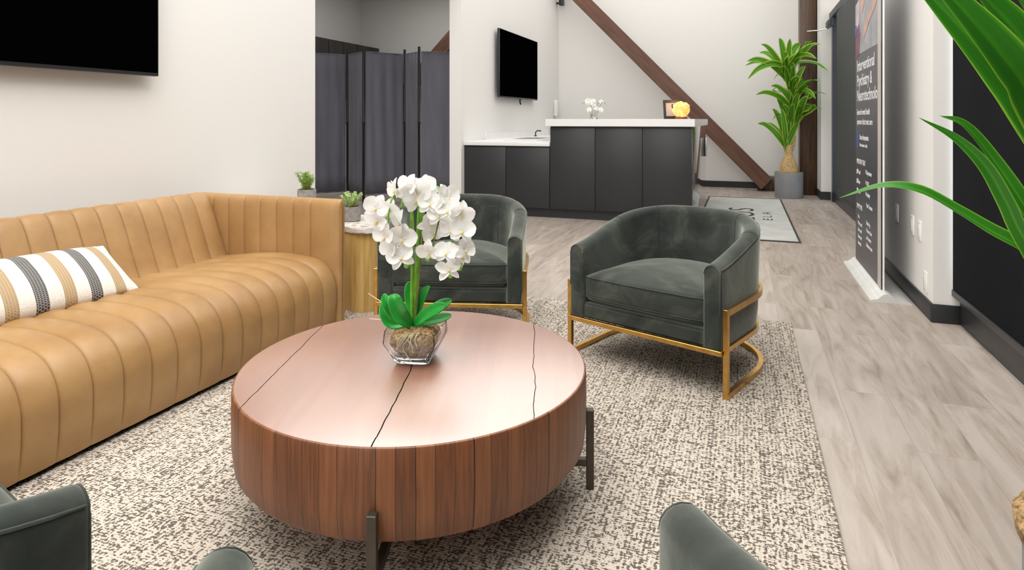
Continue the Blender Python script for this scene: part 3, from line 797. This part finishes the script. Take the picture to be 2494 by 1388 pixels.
# make sure ribs bulge outwards: normals for front/back profiles point out of the upholstery
def arm(yin, yout, name='arm'):
    sgn = 1 if yout > yin else -1
    T = abs(yout-yin); r = T/2
    prof = [(0, .032), (0, .2), (0, .4), (0, .56), (.0, .62)]
    prof += [(r-r*math.cos(a), .642+ .038*math.sin(a)) for a in [PI*k/8 for k in range(0, 9)]]
    prof += [(T, .62), (T, .4), (T, .2), (T, .032)]
    xs = [-2.0]
    segs = [(-2.17, -2.0)] + [(-2.17-.111*(k+1), -2.17-.111*k) for k in range(7)]
    rows = []; xx = []
    for a, b_ in segs:
        for f_ in (0, .03, .08, .16, .28, .42, .58, .72, .84, .92, .97):
            x = b_+(a-b_)*f_; xx.append((x, math.sin(PI*f_)**.45 if f_ > 0 else 0))
    xx.append((segs[-1][0], 0))
    xx = [(x, k if x < -2.02 else k*.3) for x, k in xx if x > -2.945]+[(-2.945, 0)]
    # rounded front end
    for dx, ins in ((.012, .014), (.010, .006), (.006, .002)):
        pts = []
        for (d_, z) in prof:
            c_ = T/2; dd = c_+(d_-c_)*(1-ins/c_); zz = z-ins*(1 if z > .6 else 0)
            pts.append(Vector((-2.0+dx, yin+sgn*dd, zz))-SO)
        rows.append(pts)
    for x, k in xx:
        pts = []
        for i, (d_, z) in enumerate(prof):
            mk = 1 if i < 5 else max(0, 1-(i-4)*.16) if i < 11 else 0
            pts.append(Vector((x, yin+sgn*(d_-.013*k*mk), z+(.004*k*mk if 5 <= i < 12 else 0)))-SO)
        rows.append(pts)
    bm = bmesh.new(); V = grid(bm, rows)
    bm.faces.new(V[0]); bm.faces.new(V[-1][::-1])
    o = obj(name, bm, M_leather, sofa, 55)
    bm = bmesh.new()
    for e in (.012, T-.012):
        P = [Vector((-1.987, yin+sgn*e, z))-SO for z in (.035, .3, .6, .650)]
        tube(bm, P, .0035, 8)
    obj('piping', bm, M_leather, sofa, 60)
arm(2.822, 2.872); arm(.702, .652)
box('plinth', -.44, .43, -1.08, 1.08, .012, .035, M_outside, sofa)
# lumbar pillow
def pillow(name, Lh, Hh, T, m):
    bm = bmesh.new(); uvl = bm.loops.layers.uv.new('UVMap')
    nu, nv = 60, 30
    def pt(i, j, sg):
        a = -1+2*i/nu; c = -1+2*j/nv
        pin = 1-.05*(1-abs(a)**2)*0
        x = a*Lh*(1-.025*(1-c*c)); y = c*Hh*(1-.06*(1-a*a)*0-.10*(abs(a)**6)*0)
        y = c*Hh*(1-.06*(1-abs(a)**4)*-1 - .06)
        k = (max(0, 1-abs(a)**2.6)**.55)*(max(0, 1-abs(c)**2.2)**.62)
        wr = .004*noise.noise(Vector((a*5, c*3, sg)))*k
        return Vector((x, y, sg*T*k+wr))
    for sg in (1, -1):
        V = [[bm.verts.new(pt(i, j, sg)) for j in range(nv+1)] for i in range(nu+1)]
        for i in range(nu):
            for j in range(nv):
                fc = bm.faces.new((V[i][j], V[i+1][j], V[i+1][j+1], V[i][j+1]))
                for lp in fc.loops: lp[uvl].uv = (Lh-lp.vert.co.x, lp.vert.co.y)
    bmesh.ops.remove_doubles(bm, verts=bm.verts, dist=.0002)
    o = obj(name, bm, m, None, 80); return o
pl = pillow('lumbar_pillow', .46, .158, .082, M_pillow)
pl.rotation_mode = 'XYZ'
ey = Vector((.10, .99, .0)).normalized()          # long axis
hz = Vector((-.80, .08, .52)); hz = (hz-ey*hz.dot(ey)).normalized()   # up the back
nz = ey.cross(hz).normalized()
if nz.z < 0: pass
mw = Matrix((ey, hz, nz)).transposed().to_4x4()
mw.translation = Vector((-2.59, 1.565, .460))
pl.matrix_world = mw
tag(pl, 'cream lumbar pillow with charcoal and mustard woven stripes lying on the tan sofa', 'pillow')

# ------------------------------------------------------------------ barrel chairs
def plan(off, n=40, W=.322, D=.635, ystart=0.0):
    """centreline path offset outward by off; from left front, round back, to right front"""
    W2 = W+off; yc = .30; b_ = D-yc+off; P = []
    for i in range(7): P.append((-W2, ystart+(yc-ystart)*i/7))
    for i in range(n+1):
        a = PI-PI*i/n; ex = .93
        cx, sy = math.cos(a), math.sin(a)
        P.append((W2*math.copysign(abs(cx)**ex, cx), yc+b_*abs(sy)**ex))
    for i in range(7): P.append((W2, yc-(yc-ystart)*(i+1)/7))
    return P
def ztop(y): 
    s = max(0, min(1, y/.60)); return .530+.130*(s*s*(3-2*s)*.55+s*.45)
def make_chair(label):
    t = thing('barrel_armchair', label, 'armchair', group=None)
    th = .0375
    # shell
    outer, inner = plan(th), plan(-th)
    n = len(outer)
    rows = []
    def section(i, ins=0, yoff=0):
        o_, i_ = Vector((*outer[i], 0)), Vector((*inner[i], 0)); mid = (o_+i_)/2
        u = (o_-i_).normalized(); zt = ztop(mid.y); w = th-ins
        lean = .02*min(1, mid.y/.4)
        pts = []
        wi = w
        for z in (.20, .26, .34, .42): pts.append(mid-u*(wi+.012*(1-(z-.2)/.25) if False else wi)+Vector((0, 0, z)))
        for k in range(9):
            a = PI*k/8; pts.append(mid+u*(-w*math.cos(a)+lean*.6)+Vector((0, 0, zt-ins-.032+.032*math.sin(a))))
        for z in (.42, .34, .26): pts.append(mid+u*(w+lean*.4*(z-.2)/.3)+Vector((0, 0, z)))
        pts.append(mid+u*(w-.006)+Vector((0, 0, .20)))
        return [p+Vector((0, yoff, 0)) for p in pts]
    rows.append(section(0, .010, -.012)); rows.append(section(0, .004, -.009)); rows.append(section(0, .001, -.004))
    for i in range(n): rows.append(section(i))
    rows += [section(n-1, .001, -.004), section(n-1, .004, -.009), section(n-1, .010, -.012)]
    bm = bmesh.new(); V = grid(bm, rows)
    # bottom strip + caps
    for i in range(len(V)-1): bm.faces.new((V[i][0], V[i+1][0], V[i+1][-1], V[i][-1]))
    bm.faces.new(V[0]); bm.faces.new(V[-1][::-1])
    obj('shell', bm, M_velvet, t, 55)
    # seams: along outer top edge, two across the inner back
    bm = bmesh.new()
    P = []
    for r_ in rows[2:-2]: P.append(r_[11]+(r_[11]-r_[5]).normalized()*.0005)
    tube(bm, P, .0028, 6)
    for e in (1, -2):
        P = [p+Vector((0, -.001, 0)) for p in rows[e][4:15]]
        tube(bm, P, .0024, 6)
    obj('piping', bm, M_velvet, t, 60)
    bm = bmesh.new()
    for frac in (.36, .64):
        r_ = rows[int(len(rows)*frac)]
        P = [r_[3]]+r_[4:12]; P = [r_[3]+Vector((0, 0, -.05))]+[p for p in P]
        tube(bm, P, .0015, 6)
    for fr in (.20, .80):
        r_ = rows[int(len(rows)*fr)]
        tube(bm, [p for p in r_[5:12]], .0013, 6)
    obj('seam', bm, M_seam, t, 60)
    # seat base
    inn = [p for p in plan(-th-.004)]
    bm = bmesh.new(); prism(bm, [(x, y+(-.010 if y < .001 else 0)) for x, y in inn],   .20, .268)
    bmesh.ops.bevel(bm, geom=[e for e in bm.edges if abs(e.verts[0].co.y+.01) < .002 and abs(e.verts[1].co.y+.01) < .002 and abs(e.verts[0].co.z-e.verts[1].co.z) < .001], offset=.01, segments=3, affect='EDGES')
    obj('seat_base', bm, M_velvet, t, 50)
    # cushion
    base = plan(-th-.006, 36)
    ring0 = [(x, max(y, -.004)) for x, y in base]
    # front edge points
    xe = ring0[-1][0]
    front = [(xe-(2*xe)*k/14, -.006-.012*math.sin(PI*k/14)) for k in range(1, 14)]
    loop = ring0+front
    cx_, cy_ = 0, .30
    def ring(ins, z):
        out = []
        for x, y in loop:
            v = Vector((x-cx_, y-cy_)); l_ = v.length; v = v*(1-ins/l_)
            out.append((v.x+cx_, v.y+cy_, z))
        return out
    bm = bmesh.new(); rs = [ring(i_, z) for i_, z in ((.035, .278), (.014, .283), (.003, .295), (0, .312), (0, .345), (.0, .378), (.004, .388), (.02, .396), (.07, .412), (.14, .424), (.22, .431))]
    VV = [[bm.verts.new(p) for p in r_] for r_ in rs]
    m_ = len(loop)
    for i in range(len(VV)-1):
        for k in range(m_): bm.faces.new((VV[i][k], VV[i][(k+1) % m_], VV[i+1][(k+1) % m_], VV[i+1][k]))
    bm.faces.new(VV[0][::-1])
    c_ = bm.verts.new((cx_, cy_, .434))
    for k in range(m_): bm.faces.new((VV[-1][k], VV[-1][(k+1) % m_], c_))
    cu = obj('seat_cushion', bm, M_velvet, t, 60)
    bm = bmesh.new(); tube(bm, ring(.001, .386), .0028, 6, closed=True); tube(bm, ring(.001, .298), .0022, 6, closed=True)
    obj('cushion_piping', bm, M_velvet, cu, 60)
    # brass frame
    X = .3705
    for sx in (-1, 1):
        bm = bmesh.new(); bx(bm, sx*X-.010, sx*X+.010, .0, .022, .012, .360, .0015, 1); obj('leg', bm, M_gold, t, 30)
    band = plan(th+.0135, 44, ystart=.024)
    bm = bmesh.new(); tube(bm, [(x, y, .346) for x, y in band], 0, sq=(.013, .026)); obj('back_band', bm, M_gold, t, 50)
    fb = plan(th+.0135, 44, ystart=.002)
    bm = bmesh.new(); tube(bm, [(x, y, .0235) for x, y in fb], 0, sq=(.020, .022)); obj('floor_bar', bm, M_gold, t, 50)
    bm = bmesh.new(); bx(bm, -.362, .362, -.020, .0, .180, .1995, .0015, 1); obj('front_rail', bm, M_gold, t, 30)
    bm = bmesh.new(); tube(bm, [(x, y, .190) for x, y in plan(th-.004, 44)], 0, sq=(.018, .0195)); obj('under_rail', bm, M_gold, t, 50)
    return t
ch = make_chair('dark green velvet barrel armchair with brass frame standing right of the coffee table')
specs = [((-.414, 2.735), R(-20.8), None),
         ((-1.362, 2.842), R(16.2), 'dark green velvet barrel armchair behind the white orchid, beside the golden side table'),
         ((-.365, .817), R(180+28.9), 'dark green velvet armchair at bottom edge, only its two arm tips showing'),
         ((-1.288, .787), R(180-16.3), 'dark green velvet armchair cut off at the lower left corner, near the sofa')]
for i, ((x, y), rz, lab) in enumerate(specs):
    o = ch if i == 0 else copy_tree(ch)
    o.location = (x, y, 0); o.rotation_euler = (0, 0, rz)
    if lab: o['label'] = lab
    o['group'] = 'green velvet armchairs around the coffee table'

# ------------------------------------------------------------------ coffee table
ct = thing('coffee_table', 'large round reddish wood drum coffee table with bronze legs on the rug', 'table', (-.918, 1.685, 0), R(18.1))
bm = bmesh.new()
rt = lathe(bm, [(.40, .154), (.458, .155), (.485, .163), (.498, .180), (.504, .23), (.505, .30), (.504, .372), (.502, .378), (.498, .380)], 128)
me = bpy.data.meshes.new('drum_top'); bmesh.ops.recalc_face_normals(bm, faces=bm.faces)
for f_ in bm.faces: f_.material_index = 1 if f_.calc_center_median().z > .3795 else 0
o = obj('drum', bm, [M_tside, M_ttop], ct, 35)
for k in range(4):
    a = R(90*k); Mr = Matrix.Rotation(a, 4, 'Z')
    bm = bmesh.new(); bx(bm, .506, .528, -.011, .011, .012, .245, .0015, 1, M=Mr); obj('leg', bm, M_bronze, ct, 30)
for k in range(2):
    Mr = Matrix.Rotation(R(90*k), 4, 'Z')
    bm = bmesh.new(); bx(bm, -.507, .507, -.010, .010, .080-.0*k, .100, .001, 1, M=Mr); obj('cross_bar', bm, M_bronze, ct, 30)
    bm = bmesh.new()
    for s_ in (-.25, .25): bx(bm, s_-.01, s_+.01, -.010, .010, .100, .155, M=Mr)
    obj('support_post', bm, M_bronze, ct, 30)

# ------------------------------------------------------------------ marble side table + succulents
st = thing('side_table', 'golden wood plinth side table with wavy pale marble top beyond the sofa arm', 'table', (-2.40, 3.35, 0))
def blob(pts, n=90):
    P = [Vector((x, y, 0)) for x, y in pts]; out = []; k = len(P)
    for i in range(n):
        s = i/n*k; j = int(s); t_ = s-j
        a, b_, c_, d_ = P[(j-1) % k], P[j % k], P[(j+1) % k], P[(j+2) % k]
        q = .5*((2*b_)+(c_-a)*t_+(2*a-5*b_+4*c_-d_)*t_*t_+(3*b_-a-3*c_+d_)*t_**3); out.append((q.x, q.y))
    return out
top = [(-2.99, 3.35), (-2.93, 3.12), (-2.72, 3.02), (-2.50, 3.06), (-2.33, 3.10), (-2.16, 3.09), (-2.03, 3.05), (-1.95, 3.14), (-1.99, 3.30), (-2.10, 3.43), (-2.28, 3.50), (-2.50, 3.60), (-2.72, 3.74), (-2.92, 3.68)]
cxx, cyy = -2.40, 3.35
tp = [(x-cxx, y-cyy) for x, y in blob(top)]
bm = bmesh.new()
for z0, z1, s0 in ((.460, .490, 1.0),):
    prism(bm, tp, z0, z1)
bmesh.ops.bevel(bm, geom=[e for e in bm.edges if abs(e.verts[0].co.z-e.verts[1].co.z) < 1e-4], offset=.005, segments=2, affect='EDGES')
obj('marble_top', bm, M_marble, st, 40)
bm = bmesh.new(); prism(bm, [(x*.955+.0, y*.95) for x, y in [(p[0]-cxx, p[1]-cyy) for p in blob(top, 42)]], .012, .460)
obj('plinth', bm, M_oak, st, 12)

def small_plant(label, loc, r, h, kind, seed):
    t = thing('potted_succulent', label, 'potted plant', loc)
    bm = bmesh.new(); lathe(bm, [(r*.86, 0), (r*.97, h*.06), (r, h*.3), (r, h*.94), (r*.97, h), (r*.86, h), (r*.84, h*.85), (r*.5, h*.84)], 40, wob=.03, seed=seed)
    obj('pot', bm, M_concrete, t, 40)
    bm = bmesh.new(); lathe(bm, [(r*.84, h*.80), (r*.7, h*.90), (r*.3, h*.94)], 24, wob=.1, seed=seed); obj('soil', bm, M_moss, t, 60)
    random.seed(seed); n = 0
    for k in range(13 if kind == 'spiky' else 17):
        a = random.uniform(0, 2*PI); l_ = random.uniform(.5, 1.0)
        hgt = (.125 if kind == 'spiky' else .088)*l_; sp = (.075 if kind == 'spiky' else .072)*random.uniform(.3, 1)
        P = catmull([(0, 0, h*.85), (math.cos(a)*sp*.5, math.sin(a)*sp*.5, h*.9+hgt*.5), (math.cos(a)*sp, math.sin(a)*sp, h*.9+hgt)], 10)
        bm = bmesh.new(); tube(bm, P, .0016, 5)
        for i in range(2, 11):
            p = P[i]
            for q in range(8 if kind == 'spiky' else 6):
                b_ = random.uniform(0, 2*PI); el = random.uniform(.1, .9)
                dr = Vector((math.cos(b_)*math.cos(el), math.sin(b_)*math.cos(el), math.sin(el)))
                ll = .030 if kind == 'spiky' else .012
                wd = .0016 if kind == 'spiky' else .0042
                tube(bm, [p, p+dr*ll*.5, p+dr*ll], [wd, wd*1.1, wd*.15], 5)
        obj('sprig', bm, M_succ if kind == 'spiky' else M_succ2, t, 80)
    return t
small_plant('spiky green plant in a taller grey concrete pot next to the wall corner', (-2.80, 3.60, .4902), .062, .135, 'spiky', 3)
small_plant('pale leafy succulent in a low round grey concrete pot on the marble top', (-2.216, 3.27, .4902), .054, .088, 'leafy', 8)

# ------------------------------------------------------------------ dracaenas
def pot_and_trunk(t, over=False):
    bm = bmesh.new(); lathe(bm, [(.178, 0), (.185, .006), (.187, .35), (.184, .357), (.172, .357), (.170, .33), (.05, .329)], 64); obj('pot', bm, M_potgrey, t, 40)
    bm = bmesh.new(); rg = lathe(bm, [(.168, .31), (.196, .362), (.200, .380), (.17, .405), (.06, .41)] if over else [(.168, .31), (.165, .345), (.13, .362), (.06, .37)], 48, wob=.06 if over else .1)
    for v in bm.verts: v.co.z += .008*noise.noise(v.co*60)
    obj('moss', bm, M_moss, t, 60)
    bm = bmesh.new(); lathe(bm, [(.125, .35), (.118, .42), (.098, .50), (.065, .57), (.050, .62), (.058, .68), (.045, .74)], 40, wob=.12, seed=2)
    obj('bulb', bm, M_trunk, t, 60)
    for P, r0 in (([(-.02, 0, .62), (-.05, 0, .72), (-.04, .0, .88)], .030), ([(.02, 0, .62), (.06, 0, .74), (.07, 0, .90), (.06, 0, 1.2)], .028), ([(-.03, .01, .8), (-.01, .01, 1.2), (0, 0, 1.62)], .020)):
        bm = bmesh.new(); tube(bm, catmull(P, 14), [r0*(1-.2*i/14) for i in range(15)], 12); obj('cane', bm, M_trunk, t, 60)
dp = thing('potted_dracaena', 'tall variegated green plant in a grey pot beside the timber post', 'potted plant', (.60, 9.80, 0), R(20))
pot_and_trunk(dp)
def PX(u, v, dy=0):
    k = .00584*(1+dy/9.02)
    return Vector(((u-1247)*k-(1917-1247)*.00584, dy, 1.1-(v-291)*k))
cr = lambda a, b_: (1700+a/2.478, b_/2.478)
random.seed(21)
heads = [((520, 470), [((370, 268), -.06), ((285, 372), -.12), ((275, 398), .10), ((290, 480), -.14), ((480, 232), .02), ((545, 235), -.05), ((610, 268), .1), ((680, 250), .06), ((735, 268), -.08),
                       ((705, 358), -.12), ((775, 430), -.02), ((400, 400), .2), ((520, 320), -.2), ((640, 330), .2), ((360, 320), .16)]),
         ((560, 640), [((430, 520), -.08), ((340, 572), -.1), ((600, 462), -.1), ((720, 492), -.04), ((765, 572), -.1), ((640, 480), .14), ((480, 560), .16), ((530, 560), -.18), ((700, 600), .12)]),
         ((545, 560), [((500, 400), -.12), ((560, 380), -.15), ((600, 470), -.12), ((470, 420), .05), ((640, 400), .04), ((515, 330), -.1)]),
         ((545, 800), [((500, 640), -.12), ((560, 620), -.12), ((600, 560), -.1), ((480, 600), .05), ((620, 640), .02), ((440, 540), .0)]),
         ((585, 760), [((740, 660), -.06), ((700, 640), .12), ((660, 560), -.1), ((560, 560), .1), ((610, 620), -.14)]),
         ((520, 890), [((350, 745), -.06), ((440, 655), .06), ((490, 650), -.10), ((540, 630), -.04), ((600, 740), -.08), ((400, 740), .1), ((580, 700), .1)])]
for (hx, hy), tips in heads:
    for (tx, ty), dy in tips:
        a = PX(*cr(hx+random.uniform(-12, 12), hy+random.uniform(-70, 25)), dy*.12); b_ = PX(*cr(tx, ty), -.60 if tx > 650 else dy*2.2)
        d_ = b_-a; up = Vector((0, 0, 1)); l_ = d_.length
        m1 = a+d_*.35+up*l_*.14+Vector((0, 0, .0)); m2 = a+d_*.72+up*l_*.13
        leaf_mesh('leaf', [a, m1, m2, b_], random.uniform(.085, .115), M_leaf, dp, .18, (random.uniform(-.3, .3), -.9, .35), n=14)
    for k in range(5):
        an = random.uniform(.15*PI, .85*PI); l_ = random.uniform(.28, .42); a = PX(*cr(hx, hy-10), .02)
        e = Vector((math.cos(an)*.8, math.sin(an)*.6, 0))
        leaf_mesh('leaf', [a, a+e*l_*.35+Vector((0, 0, .18)), a+e*l_*.7+Vector((0, 0, .24)), a+e*l_+Vector((0, 0, .16))], .06, M_leaf, dp, .2, n=12)

np_ = thing('potted_dracaena', 'variegated plant at right edge near the camera, broad leaves arching into view', 'potted plant', (.656, 1.356, 0))
pot_and_trunk(np_, True)
W = Vector((.656, 1.356, 0))
hero = [([(.66, 1.37, .74), (.555, 1.436, .801), (.484, 1.421, .861), (.428, 1.412, .895), (.374, 1.403, .930), (.312, 1.391, .966), (.251, 1.39, .973), (.177, 1.395, .946)], .038, (-.1, -.55, .85)),
        ([(.66, 1.37, .70), (.555, 1.436, .764), (.472, 1.385, .887), (.434, 1.35, .956), (.393, 1.314, 1.019), (.346, 1.297, 1.067), (.285, 1.274, 1.103)], .030, (-.5, -.9, .35)),
        ([(.66, 1.37, .70), (.574, 1.454, .776), (.488, 1.434, .941), (.443, 1.438, 1.023), (.392, 1.42, 1.089), (.348, 1.404, 1.107)], .036, (.3, -.8, .5)),
        ([(.66, 1.37, .75), (0.559, 1.321, 0.864), (0.478, 1.238, 1.01), (0.401, 1.168, 1.116), (0.355, 1.119, 1.164), (0.311, 1.082, 1.209), (0.255, 1.029, 1.257), (0.205, 0.99, 1.298)], .056, (-.35, -.95, .1)),
        ([(.66, 1.37, .78), (0.559, 1.321, 0.864), (0.469, 1.213, 1.025), (0.39, 1.121, 1.136), (0.349, 1.074, 1.178), (0.306, 1.027, 1.216), (0.249, 0.963, 1.26), (0.208, 0.927, 1.294)], .064, (-.25, -.95, .25)),
        ([(.66, 1.37, .80), (.582, 1.361, .863), (.500, 1.268, 1.058), (.423, 1.186, 1.183), (.369, 1.124, 1.234), (.321, 1.075, 1.272), (.262, 1.015, 1.315)], .066, (-.15, -.95, .35)),
        ([(.66, 1.37, .82), (.595, 1.366, .877), (.529, 1.299, 1.087), (.454, 1.229, 1.227), (.399, 1.178, 1.283), (.353, 1.129, 1.323)], .070, (-.1, -.9, .5)),
        ([(.66, 1.37, .85), (.62, 1.36, .98), (.57, 1.30, 1.14), (.51, 1.24, 1.27), (.44, 1.19, 1.38), (.38, 1.15, 1.46)], .078, (0, -.8, .6))]
for P, w_, nu_ in hero:
    leaf_mesh('leaf', [Vector(p)-W for p in P], w_, M_leafnear, np_, .16, nu_, n=34, wave=.02)
random.seed(5)
for k in range(16):
    an = random.uniform(-1.1, .75)*1.0; l_ = random.uniform(.22, .34); z0 = random.choice((.85, 1.2, 1.6))
    a = Vector((0, 0, z0)); e = Vector((math.cos(an), math.sin(an)*1.0, 0))
    if e.x > 0: e.x *= .8
    leaf_mesh('leaf', [a, a+e*l_*.35+Vector((0, 0, .2)), a+e*l_*.75+Vector((0, 0, .30)), a+e*l_+Vector((0, 0, .28))], .06, M_leafnear, np_, .2, n=14)

# ------------------------------------------------------------------ banner stand
bn = thing('banner_stand', 'dark roll-up banner with white lettering on a silver base by the right wall', 'banner', (.80, 4.95, 0))
bm = bmesh.new()
prof = [(-.08, 0), (-.080, .010), (-.062, .016), (-.045, .018), (-.03, .030), (-.012, .048), (.008, .052), (.03, .046), (.05, .028), (.08, .022), (.115, .018), (.14, .006), (.14, 0)]
rows = [[Vector((x, y, z)) for x, z in prof] for y in (-.60, .52)]
V = grid(bm, rows); bm.faces.new([v for v in V[0]]); bm.faces.new([v for v in V[1]][::-1])
for i in (0, 1): pass
bm.faces.new((V[0][0], V[1][0], V[1][-1], V[0][-1]))
obj('base', bm, simple('pale_aluminium', (.74, .74, .72), .35, metal=.25), bn, 35)
bm = bmesh.new(); bx(bm, -.002, .002, -.49, .47, .05, 2.12); obj('printed_panel', bm, M_banner, bn)
bm = bmesh.new(); bx(bm, .003, .012, -.50, -.487, .05, 2.12); obj('panel_edge', bm, M_white, bn)
box('top_rail', -.012, .012, -.5, .48, 2.11, 2.14, M_silver, bn, bev=.003)
bm = bmesh.new(); tube(bm, [(.02, 0, .04), (.02, 0, 2.12)], .010, 10); obj('support_pole', bm, M_silver, bn)
def btext(s, size, y, z, xs=1.0, m=M_print, sp=1.0):
    # print faces -x, reads towards -y
    Mx = Matrix.Translation((-.0035, y, z)) @ Matrix(((0, 0, -1, 0), (-1, 0, 0, 0), (0, 1, 0, 0), (0, 0, 0, 1)))
    return text_obj('lettering', s, size, m, bn, Mx, .0004, sp, xs, .012)
btext('Interventional', .118, .40, 1.455, 1.02)
btext('Psychiatry &', .118, .40, 1.345, 1.0)
btext('Neurotechnolo', .118, .40, 1.235, 1.04)
btext('General mental health', .058, .41, 1.135, 1.0)
btext('systems that treat care', .058, .40, 1.065, 1.12)
btext('Stone therapeutics', .052, .29, .955, .9)
btext('Neuroscience  clinic', .034, .29, .905, 1.1)
btext('IMPORTANT TREAT', .050, .41, .775, .8)
btext('SYMPTOMS', .050, .41, .445, .9)
for i, s in enumerate(('Mood', 'Sleep', 'Focus')): btext(s, .042, .36, .70-i*.07, 1.0)
for i, s in enumerate(('Depression', 'OCD', 'Anxiety', 'Post Trauma')): btext(s, .042, .02, .72-i*.075, 1.0)
for i, s in enumerate(('Pain', 'Worry and', 'low mood', 'Stress and', 'insomnia')): btext(s, .038, .36, .375-i*.048, 1.0)
for i, s in enumerate(('Brain fog', 'Memory loss', 'and trauma', 'Substance use')): btext(s, .038, .02, .375-i*.05, 1.0)
def patch(name, pts, m, dx=-.003):
    bm = bmesh.new(); a = [bm.verts.new((dx, y, z)) for y, z in pts]; b_ = [bm.verts.new((dx-.0005, y, z)) for y, z in pts]
    n_ = len(pts)
    for i in range(n_): bm.faces.new((a[i], a[(i+1) % n_], b_[(i+1) % n_], b_[i]))
    bm.faces.new(a); bm.faces.new(b_[::-1]); return obj(name, bm, m, bn, None)
patch('panel_margin', [(-.385, .055), (-.489, .055), (-.489, 2.11), (-.385, 2.11)], simple('pale_margin', (.50, .47, .43), .5), -.0048)
patch('logo', [(.40, .895), (.33, .895), (.33, 1.01), (.40, 1.01)], M_printblue)
for i in range(3):
    bm = bmesh.new(); P = [(-.0035, .385+.016*math.cos(2*PI*k/16), .715-i*.07+.016*math.sin(2*PI*k/16)) for k in range(16)]; tube(bm, P, .003, 4, closed=True); obj('icon', bm, M_print, bn)
    patch('icon', [(.05, .725-i*.075), (.035, .725-i*.075), (.035, .75-i*.075), (.05, .75-i*.075)], M_print)
# photo print at the top: soft abstract people in clinic clothes
patch('photo_print', [(.469, 1.58), (-.489, 1.58), (-.489, 2.11), (.469, 2.11)], M_pgrey, -.0025)
patch('photo_print', [(.469, 1.55), (.30, 1.58), (.26, 1.72), (.33, 1.84), (.469, 1.84)], M_pplum, -.0032)
patch('photo_print', [(.469, 1.76), (.32, 1.80), (.30, 1.98), (.469, 1.96)], M_pwhite, -.0036)
patch('photo_print', [(.469, 1.96), (.32, 1.99), (.32, 2.10), (.469, 2.10)], M_pdark, -.0040)
patch('photo_print', [(.25, 1.88), (.18, 1.86), (.10, 1.92), (.08, 2.02), (.13, 2.09), (.22, 2.09)], M_skin, -.0040)
patch('photo_print', [(.16, 1.70), (.10, 1.78), (-.1, 1.84), (-.30, 1.93), (-.487, 2.08), (-.487, 1.98), (-.3, 1.83), (-.08, 1.76), (.10, 1.67)], M_skin, -.0042)
patch('photo_print', [(.44+.04*math.cos(2*PI*k/16), 1.765+.045*math.sin(2*PI*k/16)) for k in range(16)], M_printblue, -.0045)

# ------------------------------------------------------------------ light
def area(name, loc, sx, sy, e, col=(1, .985, .96), rot=(0, 0, 0)):
    l = bpy.data.lights.new(name, 'AREA'); l.shape = 'RECTANGLE'; l.size = sx; l.size_y = sy; l.energy = e; l.color = col
    o = bpy.data.objects.new(name, l); C.objects.link(o); o.location = loc; o.rotation_euler = rot; return o
area('ceiling_fill', (-1.1, .6, 4.3), 3.6, 4.8, 250)  # unseen area light added overhead to brighten the near half of the room
area('ceiling_fill', (-1.05, 7.1, 4.3), 3.9, 7.4, 145)  # added and unseen, spread over the far ceiling for even glare on the tabletop
area('near_wall_fill', (-1.0, -2.6, 2.0), 3.6, 2.6, 32, (.97, .985, 1), (R(90), 0, 0))  # added fill from behind the camera; the near wall has no window
area('rear_room_fill', (-5.0, 8.9, 3.6), 1.6, 1.6, 42)  # added to brighten the rear room, no fixture modelled there
area('rear_room_fill', (-4.6, 4.8, 3.3), 1.2, 1.2, 40)  # second added fill, brightens the near side of the divider
wd = bpy.data.worlds.new('world'); S.world = wd; wd.use_nodes = True
wd.node_tree.nodes['Background'].inputs[0].default_value = (.85, .92, 1, 1); wd.node_tree.nodes['Background'].inputs[1].default_value = 1.6
S.view_settings.view_transform = 'Standard'; S.view_settings.look = 'None'; S.view_settings.gamma = 1; S.view_settings.use_curve_mapping = False
S.view_settings.exposure = 0.12
